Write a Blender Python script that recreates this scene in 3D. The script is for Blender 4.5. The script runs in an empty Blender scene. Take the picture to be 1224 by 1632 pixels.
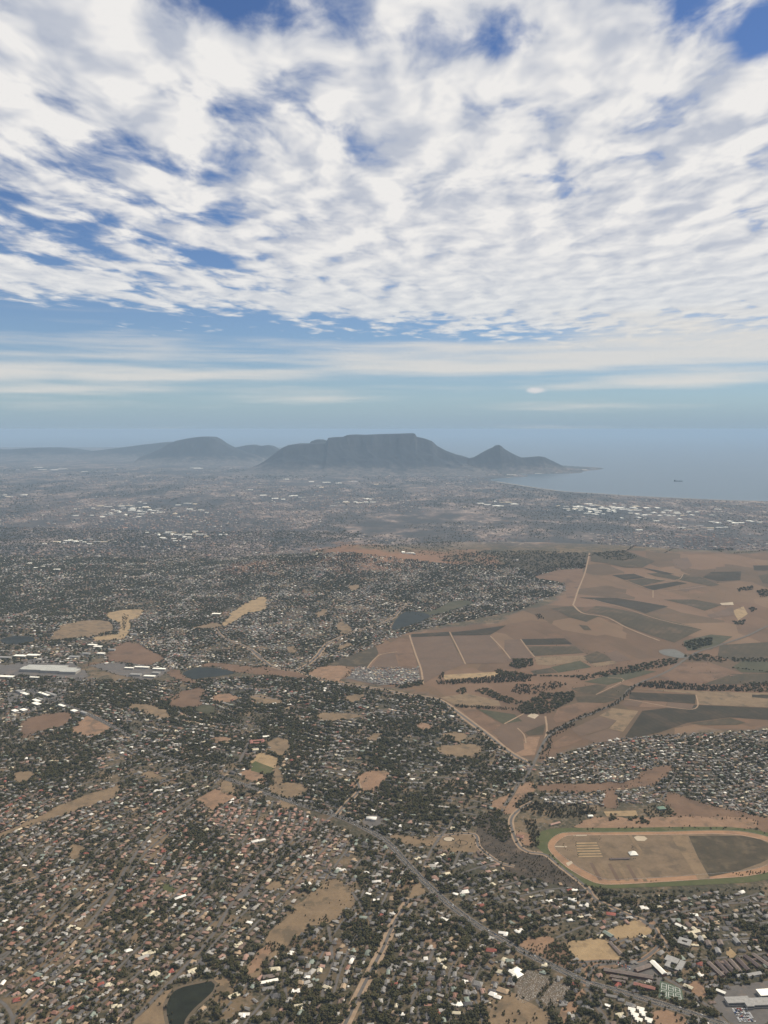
import bpy, bmesh, math, random
import numpy as np
from mathutils import Vector, Matrix
from mathutils.geometry import delaunay_2d_cdt

random.seed(11)
RNG = np.random.default_rng(7)
R = math.radians
scene = bpy.context.scene
COL = scene.collection

# ------------------------------------------------------------------ camera
FPX, CXP, CYP, Y0 = 1369.0, 612.0, 816.0, 684.0     # focal length, centre and eye level, in photo pixels
CAMZ = 1300.0
HAZE_DENSITY = 2.25e-5
PITCH = math.atan((CYP - Y0) / FPX)
cam_data = bpy.data.cameras.new('camera')
cam = bpy.data.objects.new('camera', cam_data)
COL.objects.link(cam)
cam.location = (0, 0, CAMZ)
cam.rotation_euler = (R(90) - PITCH, 0, 0)
cam_data.sensor_fit = 'VERTICAL'
cam_data.sensor_height = 36.0
cam_data.sensor_width = 27.0
cam_data.lens = FPX / 1632.0 * 36.0
cam_data.clip_start = 1.0
cam_data.clip_end = 400000.0
scene.camera = cam

# ------------------------------------------------------------------ exposure
scene.view_settings.view_transform = 'Standard'
scene.view_settings.look = 'None'
scene.view_settings.exposure = 0.0
scene.view_settings.gamma = 1.0
scene.view_settings.use_curve_mapping = False
scene.render.engine = 'CYCLES'
scene.cycles.max_bounces = 4
scene.cycles.diffuse_bounces = 2
scene.cycles.glossy_bounces = 2
scene.cycles.transmission_bounces = 2
scene.cycles.transparent_max_bounces = 4
scene.cycles.volume_bounces = 1
scene.cycles.use_denoising = True
scene.cycles.denoiser = 'OPENIMAGEDENOISE'
scene.cycles.denoising_input_passes = 'RGB_ALBEDO_NORMAL'
scene.cycles.denoising_prefilter = 'ACCURATE'
scene.cycles.sample_clamp_indirect = 3.0
scene.cycles.use_adaptive_sampling = True
scene.cycles.adaptive_threshold = 0.012
scene.cycles.adaptive_min_samples = 12

# ------------------------------------------------------------------ sun
SUN_AZ, SUN_EL = R(62), R(52)       # azimuth clockwise from +Y (the view) towards +X
sd = Vector((math.sin(SUN_AZ) * math.cos(SUN_EL), math.cos(SUN_AZ) * math.cos(SUN_EL), math.sin(SUN_EL)))
sun_data = bpy.data.lights.new('sun', 'SUN')
sun_data.energy = 5.0
sun_data.angle = R(0.53)
sun_data.color = (1.0, 0.89, 0.73)
sun = bpy.data.objects.new('sun', sun_data)
COL.objects.link(sun)
sun.rotation_euler = sd.to_track_quat('Z', 'Y').to_euler()
sun.location = (3000, 2000, 6000)

# openings (-) and banks (+) of the cloud deck: direction as photo pixel, half width, half height, amount
SKY_GAPS = [(50, 20, 120, 34, -.10), (400, 40, 110, 34, -.05), (500, 140, 46, 18, -.04), (690, 65, 80, 34, -.05), (800, 95, 50, 34, -.20), (1072, 45, 46, 60, -.30),
            (1185, 140, 40, 36, -.26), (180, 262, 150, 14, -.05), (300, 165, 34, 22, -.05), (40, 350, 150, 36, -.06), (150, 400, 240, 40, -.06), (340, 432, 180, 16, -.05), (120, 512, 420, 12, -.10), (560, 538, 260, 10, -.05),
            (230, 130, 90, 50, .06), (370, 170, 70, 50, .06), (900, 230, 300, 150, .06), (620, 370, 320, 110, .05), (1000, 430, 340, 110, .08), (590, 225, 90, 60, .11), (367, 335, 110, 34, .08), (225, 232, 80, 20, .06),
            (950, 30, 70, 110, .06), (420, 492, 420, 18, .04), (60, 180, 120, 50, .05), (60, 465, 140, 16, .07), (120, 100, 100, 34, .05)]
LOW_STREAKS = [(0, 598, 300, 22, .30), (90, 556, 280, 9, .20), (330, 598, 240, 10, .18), (1110, 610, 190, 14, .34), (860, 588, 220, 8, .28), (1180, 545, 340, 46, .30), (700, 556, 260, 9, .16),
               (20, 626, 190, 10, .26), (1000, 575, 240, 9, .18), (560, 575, 400, 10, .06)]

# ------------------------------------------------------------------ sky with its cloud deck
world = bpy.data.worlds.new('World')
scene.world = world
world.use_nodes = True
world.cycles.sampling_method = 'MANUAL'
world.cycles.sample_map_resolution = 256
wt = world.node_tree
wt.nodes.clear()

class NT:
    """small helper to write node graphs as expressions"""
    def __init__(self, tree): self.t = tree
    def new(self, kind): return self.t.nodes.new(kind)
    def put(self, sock, val):
        if isinstance(val, bpy.types.NodeSocket): self.t.links.new(val, sock)
        elif val is not None: sock.default_value = val
    def m(self, op, a, b=None, c=None, clamp=False):
        n = self.new('ShaderNodeMath'); n.operation = op; n.use_clamp = clamp
        for i, v in enumerate((a, b, c)):
            if v is not None: self.put(n.inputs[i], v)
        return n.outputs[0]
    def xyz(self, x=0.0, y=0.0, z=0.0):
        n = self.new('ShaderNodeCombineXYZ')
        for i, v in enumerate((x, y, z)): self.put(n.inputs[i], v)
        return n.outputs[0]
    def sep(self, v):
        n = self.new('ShaderNodeSeparateXYZ'); self.put(n.inputs[0], v); return n.outputs
    def noise(self, vec, scale, detail=4.0, rough=0.5, dist=0.0, lac=2.0):
        n = self.new('ShaderNodeTexNoise'); n.noise_dimensions = '3D'
        self.put(n.inputs['Vector'], vec); self.put(n.inputs['Scale'], scale)
        self.put(n.inputs['Detail'], detail); self.put(n.inputs['Roughness'], rough)
        self.put(n.inputs['Lacunarity'], lac); self.put(n.inputs['Distortion'], dist)
        return n.outputs[0]
    def ss(self, x, lo, hi, a=0.0, b=1.0):
        n = self.new('ShaderNodeMapRange'); n.interpolation_type = 'SMOOTHSTEP'
        for i, v in enumerate((x, lo, hi, a, b)): self.put(n.inputs[i], v)
        return n.outputs[0]
    def lin(self, x, lo, hi, a=0.0, b=1.0):
        n = self.new('ShaderNodeMapRange'); n.clamp = True
        for i, v in enumerate((x, lo, hi, a, b)): self.put(n.inputs[i], v)
        return n.outputs[0]
    def mix(self, fac, a, b, mode='MIX'):
        n = self.new('ShaderNodeMix'); n.data_type = 'RGBA'; n.blend_type = mode
        self.put(n.inputs[0], fac)
        self.put(n.inputs[6], (*a, 1) if isinstance(a, tuple) else a)
        self.put(n.inputs[7], (*b, 1) if isinstance(b, tuple) else b)
        return n.outputs[2]
    def ramp(self, fac, stops):
        n = self.new('ShaderNodeValToRGB'); e = n.color_ramp.elements
        while len(e) < len(stops): e.new(0.5)
        for k, (p, c) in enumerate(stops): e[k].position = p; e[k].color = (*c, 1)
        self.put(n.inputs[0], fac); return n.outputs[0]

def srgb(r, g, b):
    f = lambda v: v / 12.92 if v <= 0.04045 else ((v + 0.055) / 1.055) ** 2.4
    return (f(r / 255), f(g / 255), f(b / 255))

g = NT(wt)
tc = g.new('ShaderNodeTexCoord').outputs['Generated']
dx, dy, dz = g.sep(tc)
sky = g.new('ShaderNodeTexSky')
sky.sky_type = 'NISHITA'; sky.sun_disc = False
sky.sun_elevation = SUN_EL; sky.sun_rotation = SUN_AZ
sky.altitude = 1300; sky.air_density = 1.0; sky.dust_density = 0.6; sky.ozone_density = 3.0
skyc = sky.outputs[0]
STR = 0.09
elev = g.m('ARCSINE', dz)                        # radians above the eye level
azim = g.m('ARCTAN2', dx, dy)                    # radians from the view direction
# clear air: physical sky aloft, a layer of haze towards the eye level
gain = g.mix(1.0, skyc, (0.68, 0.80, 1.0), 'MULTIPLY')
hz = g.m('POWER', 2.718, g.m('MULTIPLY', g.m('MAXIMUM', elev, 0.0), -12.0))
HAZE_C = tuple(v / STR for v in srgb(163, 186, 195))
clear = g.mix(hz, gain, HAZE_C)
clear = g.mix(g.ss(elev, R(-0.2), R(2.2), 1.0, 0.0), clear, tuple(v / STR for v in srgb(152, 173, 189)))
# cloud deck, on a plane above the eye
zc = g.m('MAXIMUM', dz, 0.03)
u = g.m('DIVIDE', dx, zc); v = g.m('MULTIPLY', g.m('DIVIDE', dy, zc), 0.55)      # billows have height: less foreshortened than a flat sheet
CA = R(-38)                                       # the rolls run off to the far right
ca, sa = math.cos(CA), math.sin(CA)
wn = g.new('ShaderNodeTexNoise'); wn.noise_dimensions = '2D'
g.put(wn.inputs['Vector'], g.xyz(u, v, 0)); wn.inputs['Scale'].default_value = 2.6; wn.inputs['Detail'].default_value = 2.0
wu, wv, _ = g.sep(wn.outputs['Color'])
uw = g.m('ADD', u, g.m('MULTIPLY', g.m('SUBTRACT', wu, 0.5), 0.16)); vw = g.m('ADD', v, g.m('MULTIPLY', g.m('SUBTRACT', wv, 0.5), 0.16))
def n2(vec, scale, detail, rough):
    n = g.new('ShaderNodeTexNoise'); n.noise_dimensions = '2D'
    g.put(n.inputs['Vector'], vec); n.inputs['Scale'].default_value = scale
    n.inputs['Detail'].default_value = detail; n.inputs['Roughness'].default_value = rough
    return n.outputs[0]
def vor(vec, scale, smooth=0.7):
    n = g.new('ShaderNodeTexVoronoi'); n.voronoi_dimensions = '2D'; n.feature = 'SMOOTH_F1'
    g.put(n.inputs['Vector'], vec); n.inputs['Scale'].default_value = scale; n.inputs['Smoothness'].default_value = smooth
    return n.outputs['Distance']
def rolls(du=0.0, dv=0.0, d1=4.0, d2=5.0):
    uu = g.m('ADD', uw, du); vv = g.m('ADD', vw, dv)
    a = g.m('ADD', g.m('MULTIPLY', uu, ca), g.m('MULTIPLY', vv, sa))
    b = g.m('ADD', g.m('MULTIPLY', uu, -sa), g.m('MULTIPLY', vv, ca))
    long_ = n2(g.xyz(g.m('MULTIPLY', a, 1.25), g.m('MULTIPLY', b, 0.62), 0.0), 2.0, d1, 0.55)
    fluff = n2(g.xyz(g.m('ADD', uu, 31.7), vv, 0.0), 4.8, d2, 0.60)
    cells = g.m('SUBTRACT', 0.62, vor(g.xyz(g.m('MULTIPLY', a, 1.2), g.m('MULTIPLY', b, 0.9), 0.0), 4.2))
    return g.m('ADD', g.m('ADD', g.m('MULTIPLY', long_, 0.45), g.m('MULTIPLY', fluff, 0.42)), g.m('MULTIPLY', cells, 0.20))
n0 = rolls()
s0 = rolls(0.0, 0.0, 2.0, 3.0)
n1 = rolls(0.09, 0.05, 2.0, 3.0)
def gap(az_px, y_px, wx, wy, amt):
    """an opening (amt<0) or thickening (amt>0) of the deck around one direction"""
    az = math.atan((az_px - CXP) / FPX); el = math.atan((Y0 - y_px) / FPX)
    a = g.m('DIVIDE', g.m('SUBTRACT', azim, az), wx / FPX); e = g.m('DIVIDE', g.m('SUBTRACT', elev, el), wy / FPX)
    q = g.m('ADD', g.m('MULTIPLY', a, a), g.m('MULTIPLY', e, e))
    return g.m('MULTIPLY', g.m('POWER', 2.718, g.m('MULTIPLY', q, -1.0)), amt)
cover = None
for s in SKY_GAPS:
    t = gap(*s)
    cover = t if cover is None else g.m('ADD', cover, t)
dens = g.m('ADD', g.m('ADD', n0, cover), g.m('MULTIPLY', g.ss(elev, R(6), R(17), 1.0, 0.0), g.ss(azim, R(-16), R(4), 0.015, 0.085)))
edge = g.ss(g.m('SUBTRACT', elev, g.m('MULTIPLY', azim, -0.03)), R(4.6), R(8.8))   # far rim of the deck
dens = g.m('ADD', dens, g.m('MULTIPLY', g.m('SUBTRACT', edge, 1.0), 0.32))
alpha = g.m('MULTIPLY', g.ss(dens, 0.335, 0.515), g.ss(elev, R(3.6), R(6.2)))
lit = g.m('ADD', g.m('MULTIPLY', g.m('SUBTRACT', s0, n1), g.ss(elev, R(7), R(18), 2.4, 5.0)), 0.50, clamp=True)
body = g.ss(dens, 0.38, 0.60)
lit = g.m('ADD', g.m('SUBTRACT', lit, 0.22), g.m('MULTIPLY', body, 0.34), clamp=True)   # thick parts stand bright, thin rags grey
cl = g.mix(lit, tuple(c / STR for c in srgb(186, 192, 205)), tuple(c / STR for c in srgb(238, 236, 234)))
far = g.ss(elev, R(4), R(13), 0.55, 0.0)           # air between the eye and the far rim
cl = g.mix(far, cl, tuple(c / STR for c in srgb(206, 214, 220)))
out = g.mix(alpha, clear, cl)
# thin streaks low over the horizon
st = g.noise(g.xyz(g.m('MULTIPLY', azim, 3.2), g.m('MULTIPLY', elev, 46.0), 1.3), 1.0, 5.0, 0.55)
stm = None
for s in LOW_STREAKS:
    t = gap(*s)
    stm = t if stm is None else g.m('ADD', stm, t)
sa_ = g.m('MULTIPLY', g.ss(g.m('ADD', st, stm), 0.50, 0.86), g.ss(elev, R(6.0), R(9.0), 1.0, 0.0))
out = g.mix(g.m('MULTIPLY', sa_, 0.85), out, tuple(c / STR for c in srgb(222, 219, 214)))
# one small puff standing alone
pf = g.noise(g.xyz(g.m('MULTIPLY', azim, 60.0), g.m('MULTIPLY', elev, 90.0), 5.0), 1.0, 2.0, 0.5)
pa = g.ss(g.m('ADD', gap(851, 624, 24, 7, 0.75), g.m('MULTIPLY', pf, 0.5)), 0.62, 0.95)
out = g.mix(g.m('MULTIPLY', pa, 0.75), out, tuple(c / STR for c in srgb(226, 222, 222)))
bg = g.new('ShaderNodeBackground')
g.put(bg.inputs[0], out); bg.inputs[1].default_value = STR
wo = g.new('ShaderNodeOutputWorld')
wt.links.new(bg.outputs[0], wo.inputs[0])

# ------------------------------------------------------------------ materials
def mat(name, build, rough=0.9, spec=0.2):
    m = bpy.data.materials.new(name); m.use_nodes = True
    t = m.node_tree; t.nodes.clear(); n = NT(t)
    b = n.new('ShaderNodeBsdfPrincipled'); o = n.new('ShaderNodeOutputMaterial')
    t.links.new(b.outputs[0], o.inputs[0])
    b.inputs['Roughness'].default_value = rough
    b.inputs['Specular IOR Level'].default_value = spec
    n.put(b.inputs['Base Color'], build(n)) if callable(build) else n.put(b.inputs['Base Color'], (*build, 1))
    m['bsdf'] = b.name
    return m

ALB = 0.76       # brings the measured tones to this sun
def pos(n): return n.new('ShaderNodeNewGeometry').outputs['Position']

def mottled(c1, c2, size, c3=None, size3=None, amount=1.0, stripe=None):
    """earth or grass: two tones mottled over `size` metres, worn patches of a third"""
    c1, c2, c3 = (c and tuple(v * (ALB if max(c) < .6 else 1) for v in c) for c in (c1, c2, c3))
    def build(n):
        p = pos(n)
        a = n.noise(p, 1.0 / size, 5.0, 0.62)
        b = n.noise(p, 5.3 / size, 3.0, 0.6)
        f = n.lin(n.m('ADD', n.m('MULTIPLY', a, 0.65), n.m('MULTIPLY', b, 0.35)), 0.36, 0.64)
        c = n.mix(f, c1, c2)
        if c3:
            k = n.noise(p, 1.0 / (size3 or size * 3), 4.0, 0.6)
            c = n.mix(n.m('MULTIPLY', n.ss(k, 0.52, 0.66), amount), c, c3)
        if stripe:                      # crop rows: spacing in m, direction, tone
            sp, ang, dark = stripe
            x, y, z = n.sep(p)
            q = n.m('ADD', n.m('MULTIPLY', x, math.cos(ang)), n.m('MULTIPLY', y, math.sin(ang)))
            w = n.m('ADD', n.m('MULTIPLY', n.m('SINE', n.m('MULTIPLY', q, 6.283 / sp)), 0.5), 0.5)
            j = n.noise(p, 0.02, 3.0, 0.6)
            c = n.mix(n.m('MULTIPLY', w, n.lin(j, 0.3, 0.7, 0.15, 0.6)), c, dark)
        return c
    return build

def tint(c, var=0.25, size=3.0):
    c = tuple(v * (ALB if max(c) < .6 else .93) for v in c)
    d = tuple(v * (1 - var) for v in c); l = tuple(min(1, v * (1 + var)) for v in c)
    def build(n):
        return n.mix(n.lin(n.noise(pos(n), 1.0 / size, 4.0, 0.6), 0.3, 0.7), d, l)
    return build

# ------------------------------------------------------------------ scene helpers
def tag(o, label=None, cat=None, group=None, kind=None):
    if label: o['label'] = label
    if cat: o['category'] = cat
    if group: o['group'] = group
    if kind: o['kind'] = kind
    return o

def link(name, data, m=None, parent=None, loc=None):
    o = bpy.data.objects.new(name, data); COL.objects.link(o)
    if m is not None and data is not None and len(data.materials) == 0: data.materials.append(m)
    if parent: o.parent = parent
    if loc is not None: o.location = loc
    return o

def mesh(name, verts, faces, mats=(), fmat=None, smooth=False, fcol=None):
    me = bpy.data.meshes.new(name)
    me.from_pydata([tuple(map(float, v)) for v in verts], [], [tuple(map(int, f)) for f in faces])
    for m in (mats if isinstance(mats, (list, tuple)) else [mats]): me.materials.append(m)
    if fmat is not None: me.polygons.foreach_set('material_index', np.asarray(fmat, dtype=np.int32))
    if smooth: me.polygons.foreach_set('use_smooth', np.ones(len(me.polygons), dtype=bool))
    if fcol is not None:
        a = me.attributes.new('tone', 'FLOAT_COLOR', 'FACE')
        c = np.ones((len(me.polygons), 4), dtype=np.float32); c[:, :3] = fcol
        a.data.foreach_set('color', c.ravel())
    me.update()
    return me

def bigmesh(name, V, F, tone=None, smooth=False):
    """many quads/tris at once: V (n,3), F list of arrays (k,3) or (k,4)"""
    me = bpy.data.meshes.new(name)
    V = np.asarray(V, dtype=np.float32)
    tot = np.concatenate([np.full(len(f), f.shape[1], dtype=np.int32) for f in F])
    idx = np.concatenate([f.ravel() for f in F]).astype(np.int32)
    me.vertices.add(len(V)); me.vertices.foreach_set('co', V.ravel())
    me.loops.add(len(idx)); me.loops.foreach_set('vertex_index', idx)
    me.polygons.add(len(tot))
    st = np.zeros(len(tot), dtype=np.int32); st[1:] = np.cumsum(tot)[:-1]
    me.polygons.foreach_set('loop_start', st)
    if smooth: me.polygons.foreach_set('use_smooth', np.ones(len(tot), dtype=bool))
    if tone is not None:
        a = me.attributes.new('tone', 'FLOAT_COLOR', 'FACE')
        c = np.ones((len(tot), 4), dtype=np.float32); c[:, :3] = tone
        a.data.foreach_set('color', c.ravel())
    me.update(calc_edges=True)
    return me

# ------------------------------------------------------------------ lie of the land
def sstep(x, a, b):
    t = np.clip((np.asarray(x, float) - a) / (b - a), 0, 1); return t * t * (3 - 2 * t)

def vnoise(x, y, seed=0):
    """smooth value noise, period-free lattice hash"""
    x = np.asarray(x, float); y = np.asarray(y, float)
    xi = np.floor(x); yi = np.floor(y); fx = x - xi; fy = y - yi
    fx = fx * fx * fx * (fx * (fx * 6 - 15) + 10); fy = fy * fy * fy * (fy * (fy * 6 - 15) + 10)
    def h(a, b):
        s = np.sin(a * 127.1 + b * 311.7 + seed * 74.7) * 43758.5453
        return s - np.floor(s)
    return ((h(xi, yi) * (1 - fx) + h(xi + 1, yi) * fx) * (1 - fy) + (h(xi, yi + 1) * (1 - fx) + h(xi + 1, yi + 1) * fx) * fy)

def fbm(x, y, oct=4, seed=0, ridged=False):
    s = 0; a = 0.5; t = 0
    for k in range(oct):
        n = vnoise(x, y, seed + k * 3)
        if ridged: n = 1 - np.abs(2 * n - 1)
        s = s + a * n; t += a; x = x * 2.03 + 17.3; y = y * 2.03 - 9.1; a *= 0.5
    return s / t

def to_px(x, y, z):
    """photo pixel of a place"""
    x = np.asarray(x, float); y = np.asarray(y, float); dz = np.asarray(z, float) - CAMZ
    c, s = math.cos(PITCH), math.sin(PITCH)
    dep = y * c - dz * s; up = y * s + dz * c
    dep = np.maximum(dep, 1.0)
    return CXP + FPX * x / dep, CYP - FPX * up / dep

def ground_ray(px, py, z=0.0):
    px = np.asarray(px, float); py = np.asarray(py, float)
    c, s = math.cos(PITCH), math.sin(PITCH)
    rx = (px - CXP) / FPX; ru = (CYP - py) / FPX
    dyv = c + ru * s; dzv = -s + ru * c
    t = (np.asarray(z, float) - CAMZ) / np.minimum(dzv, -1e-4)
    return rx * t, dyv * t

def inside(P, x, y):
    P = np.asarray(P, float); x = np.asarray(x, float); y = np.asarray(y, float)
    r = np.zeros(x.shape, bool); n = len(P)
    for i in range(n):
        x1, y1 = P[i]; x2, y2 = P[(i + 1) % n]
        if y1 == y2: continue
        c = ((y1 > y) != (y2 > y)) & (x < (x2 - x1) * (y - y1) / (y2 - y1) + x1)
        r ^= c
    return r

# the coast of the bay and the ocean beyond, as seen; turned into map coordinates at sea level
COAST_PX = [(1420, 806), (1224, 799), (1160, 797.5), (1080, 794), (1000, 790), (950, 786.5), (900, 783.5), (850, 777), (815, 771.5), (790, 767.5),
            (777, 765), (783, 763.2), (800, 762), (838, 759.5), (842, 758), (820, 757.6), (838, 755.5), (880, 754.5), (925, 754), (930, 751),
            (955, 748.3), (963, 746.6), (948, 745.0), (925, 743.8), (905, 742.5), (880, 741.5)]
cx_, cy_ = ground_ray([p[0] for p in COAST_PX], [p[1] for p in COAST_PX], 0.0)
COAST = np.array(list(zip(cx_, cy_)) + [(4500, 34500), (1500, 37500), (-1500, 42000), (-3000, 60000), (-3000, 90000), (150000, 90000), (150000, cy_[0] - 3000)])

def poly_dist(P, x, y, closed=True):
    """distance to a polyline"""
    P = np.asarray(P, float); d = np.full(np.shape(x), 1e9)
    for i in range(len(P) - (0 if closed else 1)):
        a = P[i]; b = P[(i + 1) % len(P)]; ab = b - a; L = ab @ ab + 1e-9
        t = np.clip(((x - a[0]) * ab[0] + (y - a[1]) * ab[1]) / L, 0, 1)
        d = np.minimum(d, np.hypot(x - a[0] - t * ab[0], y - a[1] - t * ab[1]))
    return d

def height(x, y):
    x = np.asarray(x, float); y = np.asarray(y, float)
    h = 16 * (fbm(x / 1500 + 3.1, y / 1500 + 7.7, 3, 5) - 0.5) * sstep(y, 2600, 5000) + 12
    # the long hill that closes off the near country, its crest some 8 km away
    cr = 8050 + 420 * np.sin(x / 1500 + 0.6) + 200 * np.sin(x / 620)
    side = sstep(x, -2100, -250)
    amp = 128 * side * (0.82 + 0.3 * np.sin(x / 900 + 1.0)) + 70 * sstep(x, 900, 2600)
    u = (y - cr)
    rise = np.where(u < 0, np.exp(-(u / 1650) ** 2), np.exp(-(u / 620) ** 2))
    h = h + amp * rise
    # rounded hill in the vineyards
    h = h + 62 * np.exp(-((x - 1480) / 640) ** 2 - ((y - 5650) / 520) ** 2)
    # two knolls with dry tops on the crest
    h = h + 95 * np.exp(-((x + 300) / 400) ** 2 - ((y - 7800) / 460) ** 2) + 78 * np.exp(-((x + 1150) / 330) ** 2 - ((y - 7700) / 380) ** 2)
    # knoll by the shopping centre
    h = h + 40 * np.exp(-((x + 2250) / 380) ** 2 - ((y - 5500) / 300) ** 2)
    h = h * (1 - 0.75 * sstep(y, 9000, 12500))
    return h

def height_land(x, y):
    """ground height with the sea floor beyond the coast"""
    h = height(x, y)
    far = np.asarray(y, float) > 12000
    if np.any(far):
        xs = np.asarray(x, float)[far]; ys = np.asarray(y, float)[far]
        d = poly_dist(COAST, xs, ys); s = np.where(inside(COAST, xs, ys), -1, 1) * d
        hh = np.asarray(h).copy()
        hh[far] = np.where(s > 0, np.minimum(h[far], 1.5 + s * 0.02), np.maximum(-2.0, s * 0.02))
        h = hh
    return h

def P(px, py):
    """place on the ground seen at a photo pixel"""
    z = 0.0
    for _ in range(14):
        x, y = ground_ray(px, py, z); z = 0.4 * z + 0.6 * height(x, y)
    x, y = ground_ray(px, py, z)
    return x, y, height(x, y)

def pts(L):
    a = np.array(L, float); x, y, z = P(a[:, 0], a[:, 1]); return np.stack([x, y], 1)

def smooth_line(Q, step, closed=False):
    """Catmull-Rom through the points, resampled every `step` metres"""
    Q = np.asarray(Q, float); n = len(Q); out = []
    for i in range(n if closed else n - 1):
        if closed: p0, p1, p2, p3 = Q[(i - 1) % n], Q[i], Q[(i + 1) % n], Q[(i + 2) % n]
        else: p0, p1, p2, p3 = Q[max(i - 1, 0)], Q[i], Q[i + 1], Q[min(i + 2, n - 1)]
        k = max(1, int(math.hypot(*(p2 - p1)) / step))
        for t in np.arange(k) / k:
            out.append(0.5 * ((2 * p1) + (-p0 + p2) * t + (2 * p0 - 5 * p1 + 4 * p2 - p3) * t * t + (-p0 + 3 * p1 - 3 * p2 + p3) * t ** 3))
    if not closed: out.append(Q[-1])
    return np.array(out)

def straight_line(Q, step, closed=True):
    Q = np.asarray(Q, float); n = len(Q); out = []
    for i in range(n if closed else n - 1):
        a, b = Q[i], Q[(i + 1) % n]; k = max(1, int(math.hypot(*(b - a)) / step))
        for t in np.arange(k) / k: out.append(a + (b - a) * t)
    if not closed: out.append(Q[-1])
    return np.array(out)

def lift(y): return 0.06 + 0.00012 * np.maximum(np.asarray(y, float) - 1500, 0)

# raster of what stands where, 4 m cells
GX0, GX1, GY0, GY1, GC = -4600.0, 5200.0, 1300.0, 9300.0, 4.0
GW, GH = int((GX1 - GX0) / GC), int((GY1 - GY0) / GC)
OPEN = np.zeros((GH, GW), np.uint8)          # 1 open land, 2 road, 3 building
gxc = GX0 + (np.arange(GW) + 0.5) * GC; gyc = GY0 + (np.arange(GH) + 0.5) * GC
def cell(x, y):
    i = np.clip(((np.asarray(x) - GX0) / GC).astype(int), 0, GW - 1); j = np.clip(((np.asarray(y) - GY0) / GC).astype(int), 0, GH - 1)
    return j, i
def mark_poly(Q, val):
    Q = np.asarray(Q); i0 = max(0, int((Q[:, 0].min() - GX0) / GC)); i1 = min(GW, int((Q[:, 0].max() - GX0) / GC) + 2)
    j0 = max(0, int((Q[:, 1].min() - GY0) / GC)); j1 = min(GH, int((Q[:, 1].max() - GY0) / GC) + 2)
    if i1 <= i0 or j1 <= j0: return
    X, Y = np.meshgrid(gxc[i0:i1], gyc[j0:j1])
    OPEN[j0:j1, i0:i1][inside(Q, X, Y)] = val
def mark_line(Q, half, val):
    Q = np.asarray(Q); k = int(math.ceil(half / GC)); L = straight_line(Q, GC * 0.7, False)
    for a in range(-k, k + 1):
        for b in range(-k, k + 1):
            if a * a + b * b <= (half / GC) ** 2 + 0.3:
                j, i = cell(L[:, 0] + a * GC, L[:, 1] + b * GC); OPEN[j, i] = val

# ------------------------------------------------------------------ draped sheets and ribbons
SHEET_N = [0]
def sheet(name, Q, m, level=1, spacing=40.0, z_fix=None, mark=1, outline_step=None, parent=None):
    """a flat patch of land cover: polygon Q (map metres) laid over the ground"""
    Q = straight_line(Q, outline_step or spacing)
    if mark: mark_poly(Q, mark)
    x0, y0 = Q.min(0); x1, y1 = Q.max(0)
    gx, gy = np.meshgrid(np.arange(x0 + spacing / 2, x1, spacing), np.arange(y0 + spacing / 2, y1, spacing))
    gx = gx.ravel(); gy = gy.ravel()
    k = inside(Q, gx, gy)
    gx, gy = gx[k], gy[k]
    if len(gx):
        k = poly_dist(Q, gx, gy) > spacing * 0.35; gx, gy = gx[k], gy[k]
    n = len(Q)
    V2 = [Vector(q) for q in Q] + [Vector((a, b)) for a, b in zip(gx, gy)]
    r = delaunay_2d_cdt(V2, [(i, (i + 1) % n) for i in range(n)], [], 1, 1e-4)
    v = np.array([tuple(q) for q in r[0]])
    z = height(v[:, 0], v[:, 1]) if z_fix is None else np.full(len(v), z_fix)
    SHEET_N[0] += 1
    z = z + lift(v[:, 1]) * (level + (SHEET_N[0] % 40) * 0.02)
    f = []
    for t in r[2]:
        a, b, c = (v[i] for i in t[:3])
        f.append(t if (b[0] - a[0]) * (c[1] - a[1]) - (b[1] - a[1]) * (c[0] - a[0]) > 0 else t[::-1])
    me = mesh(name, np.column_stack([v, z]), f, m)
    return tag(link(name, me, parent=parent), kind='structure')

def ribbon_geo(L, half, level, off=0.0):
    T = np.gradient(L, axis=0); T /= np.linalg.norm(T, axis=1)[:, None] + 1e-9
    N = np.column_stack([-T[:, 1], T[:, 0]])
    hw = np.broadcast_to(np.asarray(half, float), (len(L),))[:, None]
    a = L + N * (off + hw); b = L + N * (off - hw); c = L + N * off
    V = np.concatenate([a, c, b]); z = height(V[:, 0], V[:, 1]) + lift(V[:, 1]) * level
    n = len(L); i = np.arange(n - 1)
    F = np.concatenate([np.column_stack([i + n, i + n + 1, i + 1, i]), np.column_stack([i + 2 * n, i + 2 * n + 1, i + n + 1, i + n])])
    return np.column_stack([V, z]), F

def ribbon(name, L, half, m, level=2, off=0.0, parent=None):
    SHEET_N[0] += 1
    V, F = ribbon_geo(L, half, level + (SHEET_N[0] % 40) * 0.02, off)
    me = bigmesh(name, V, [F]); me.materials.append(m)
    return tag(link(name, me, parent=parent), kind='structure')

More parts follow.
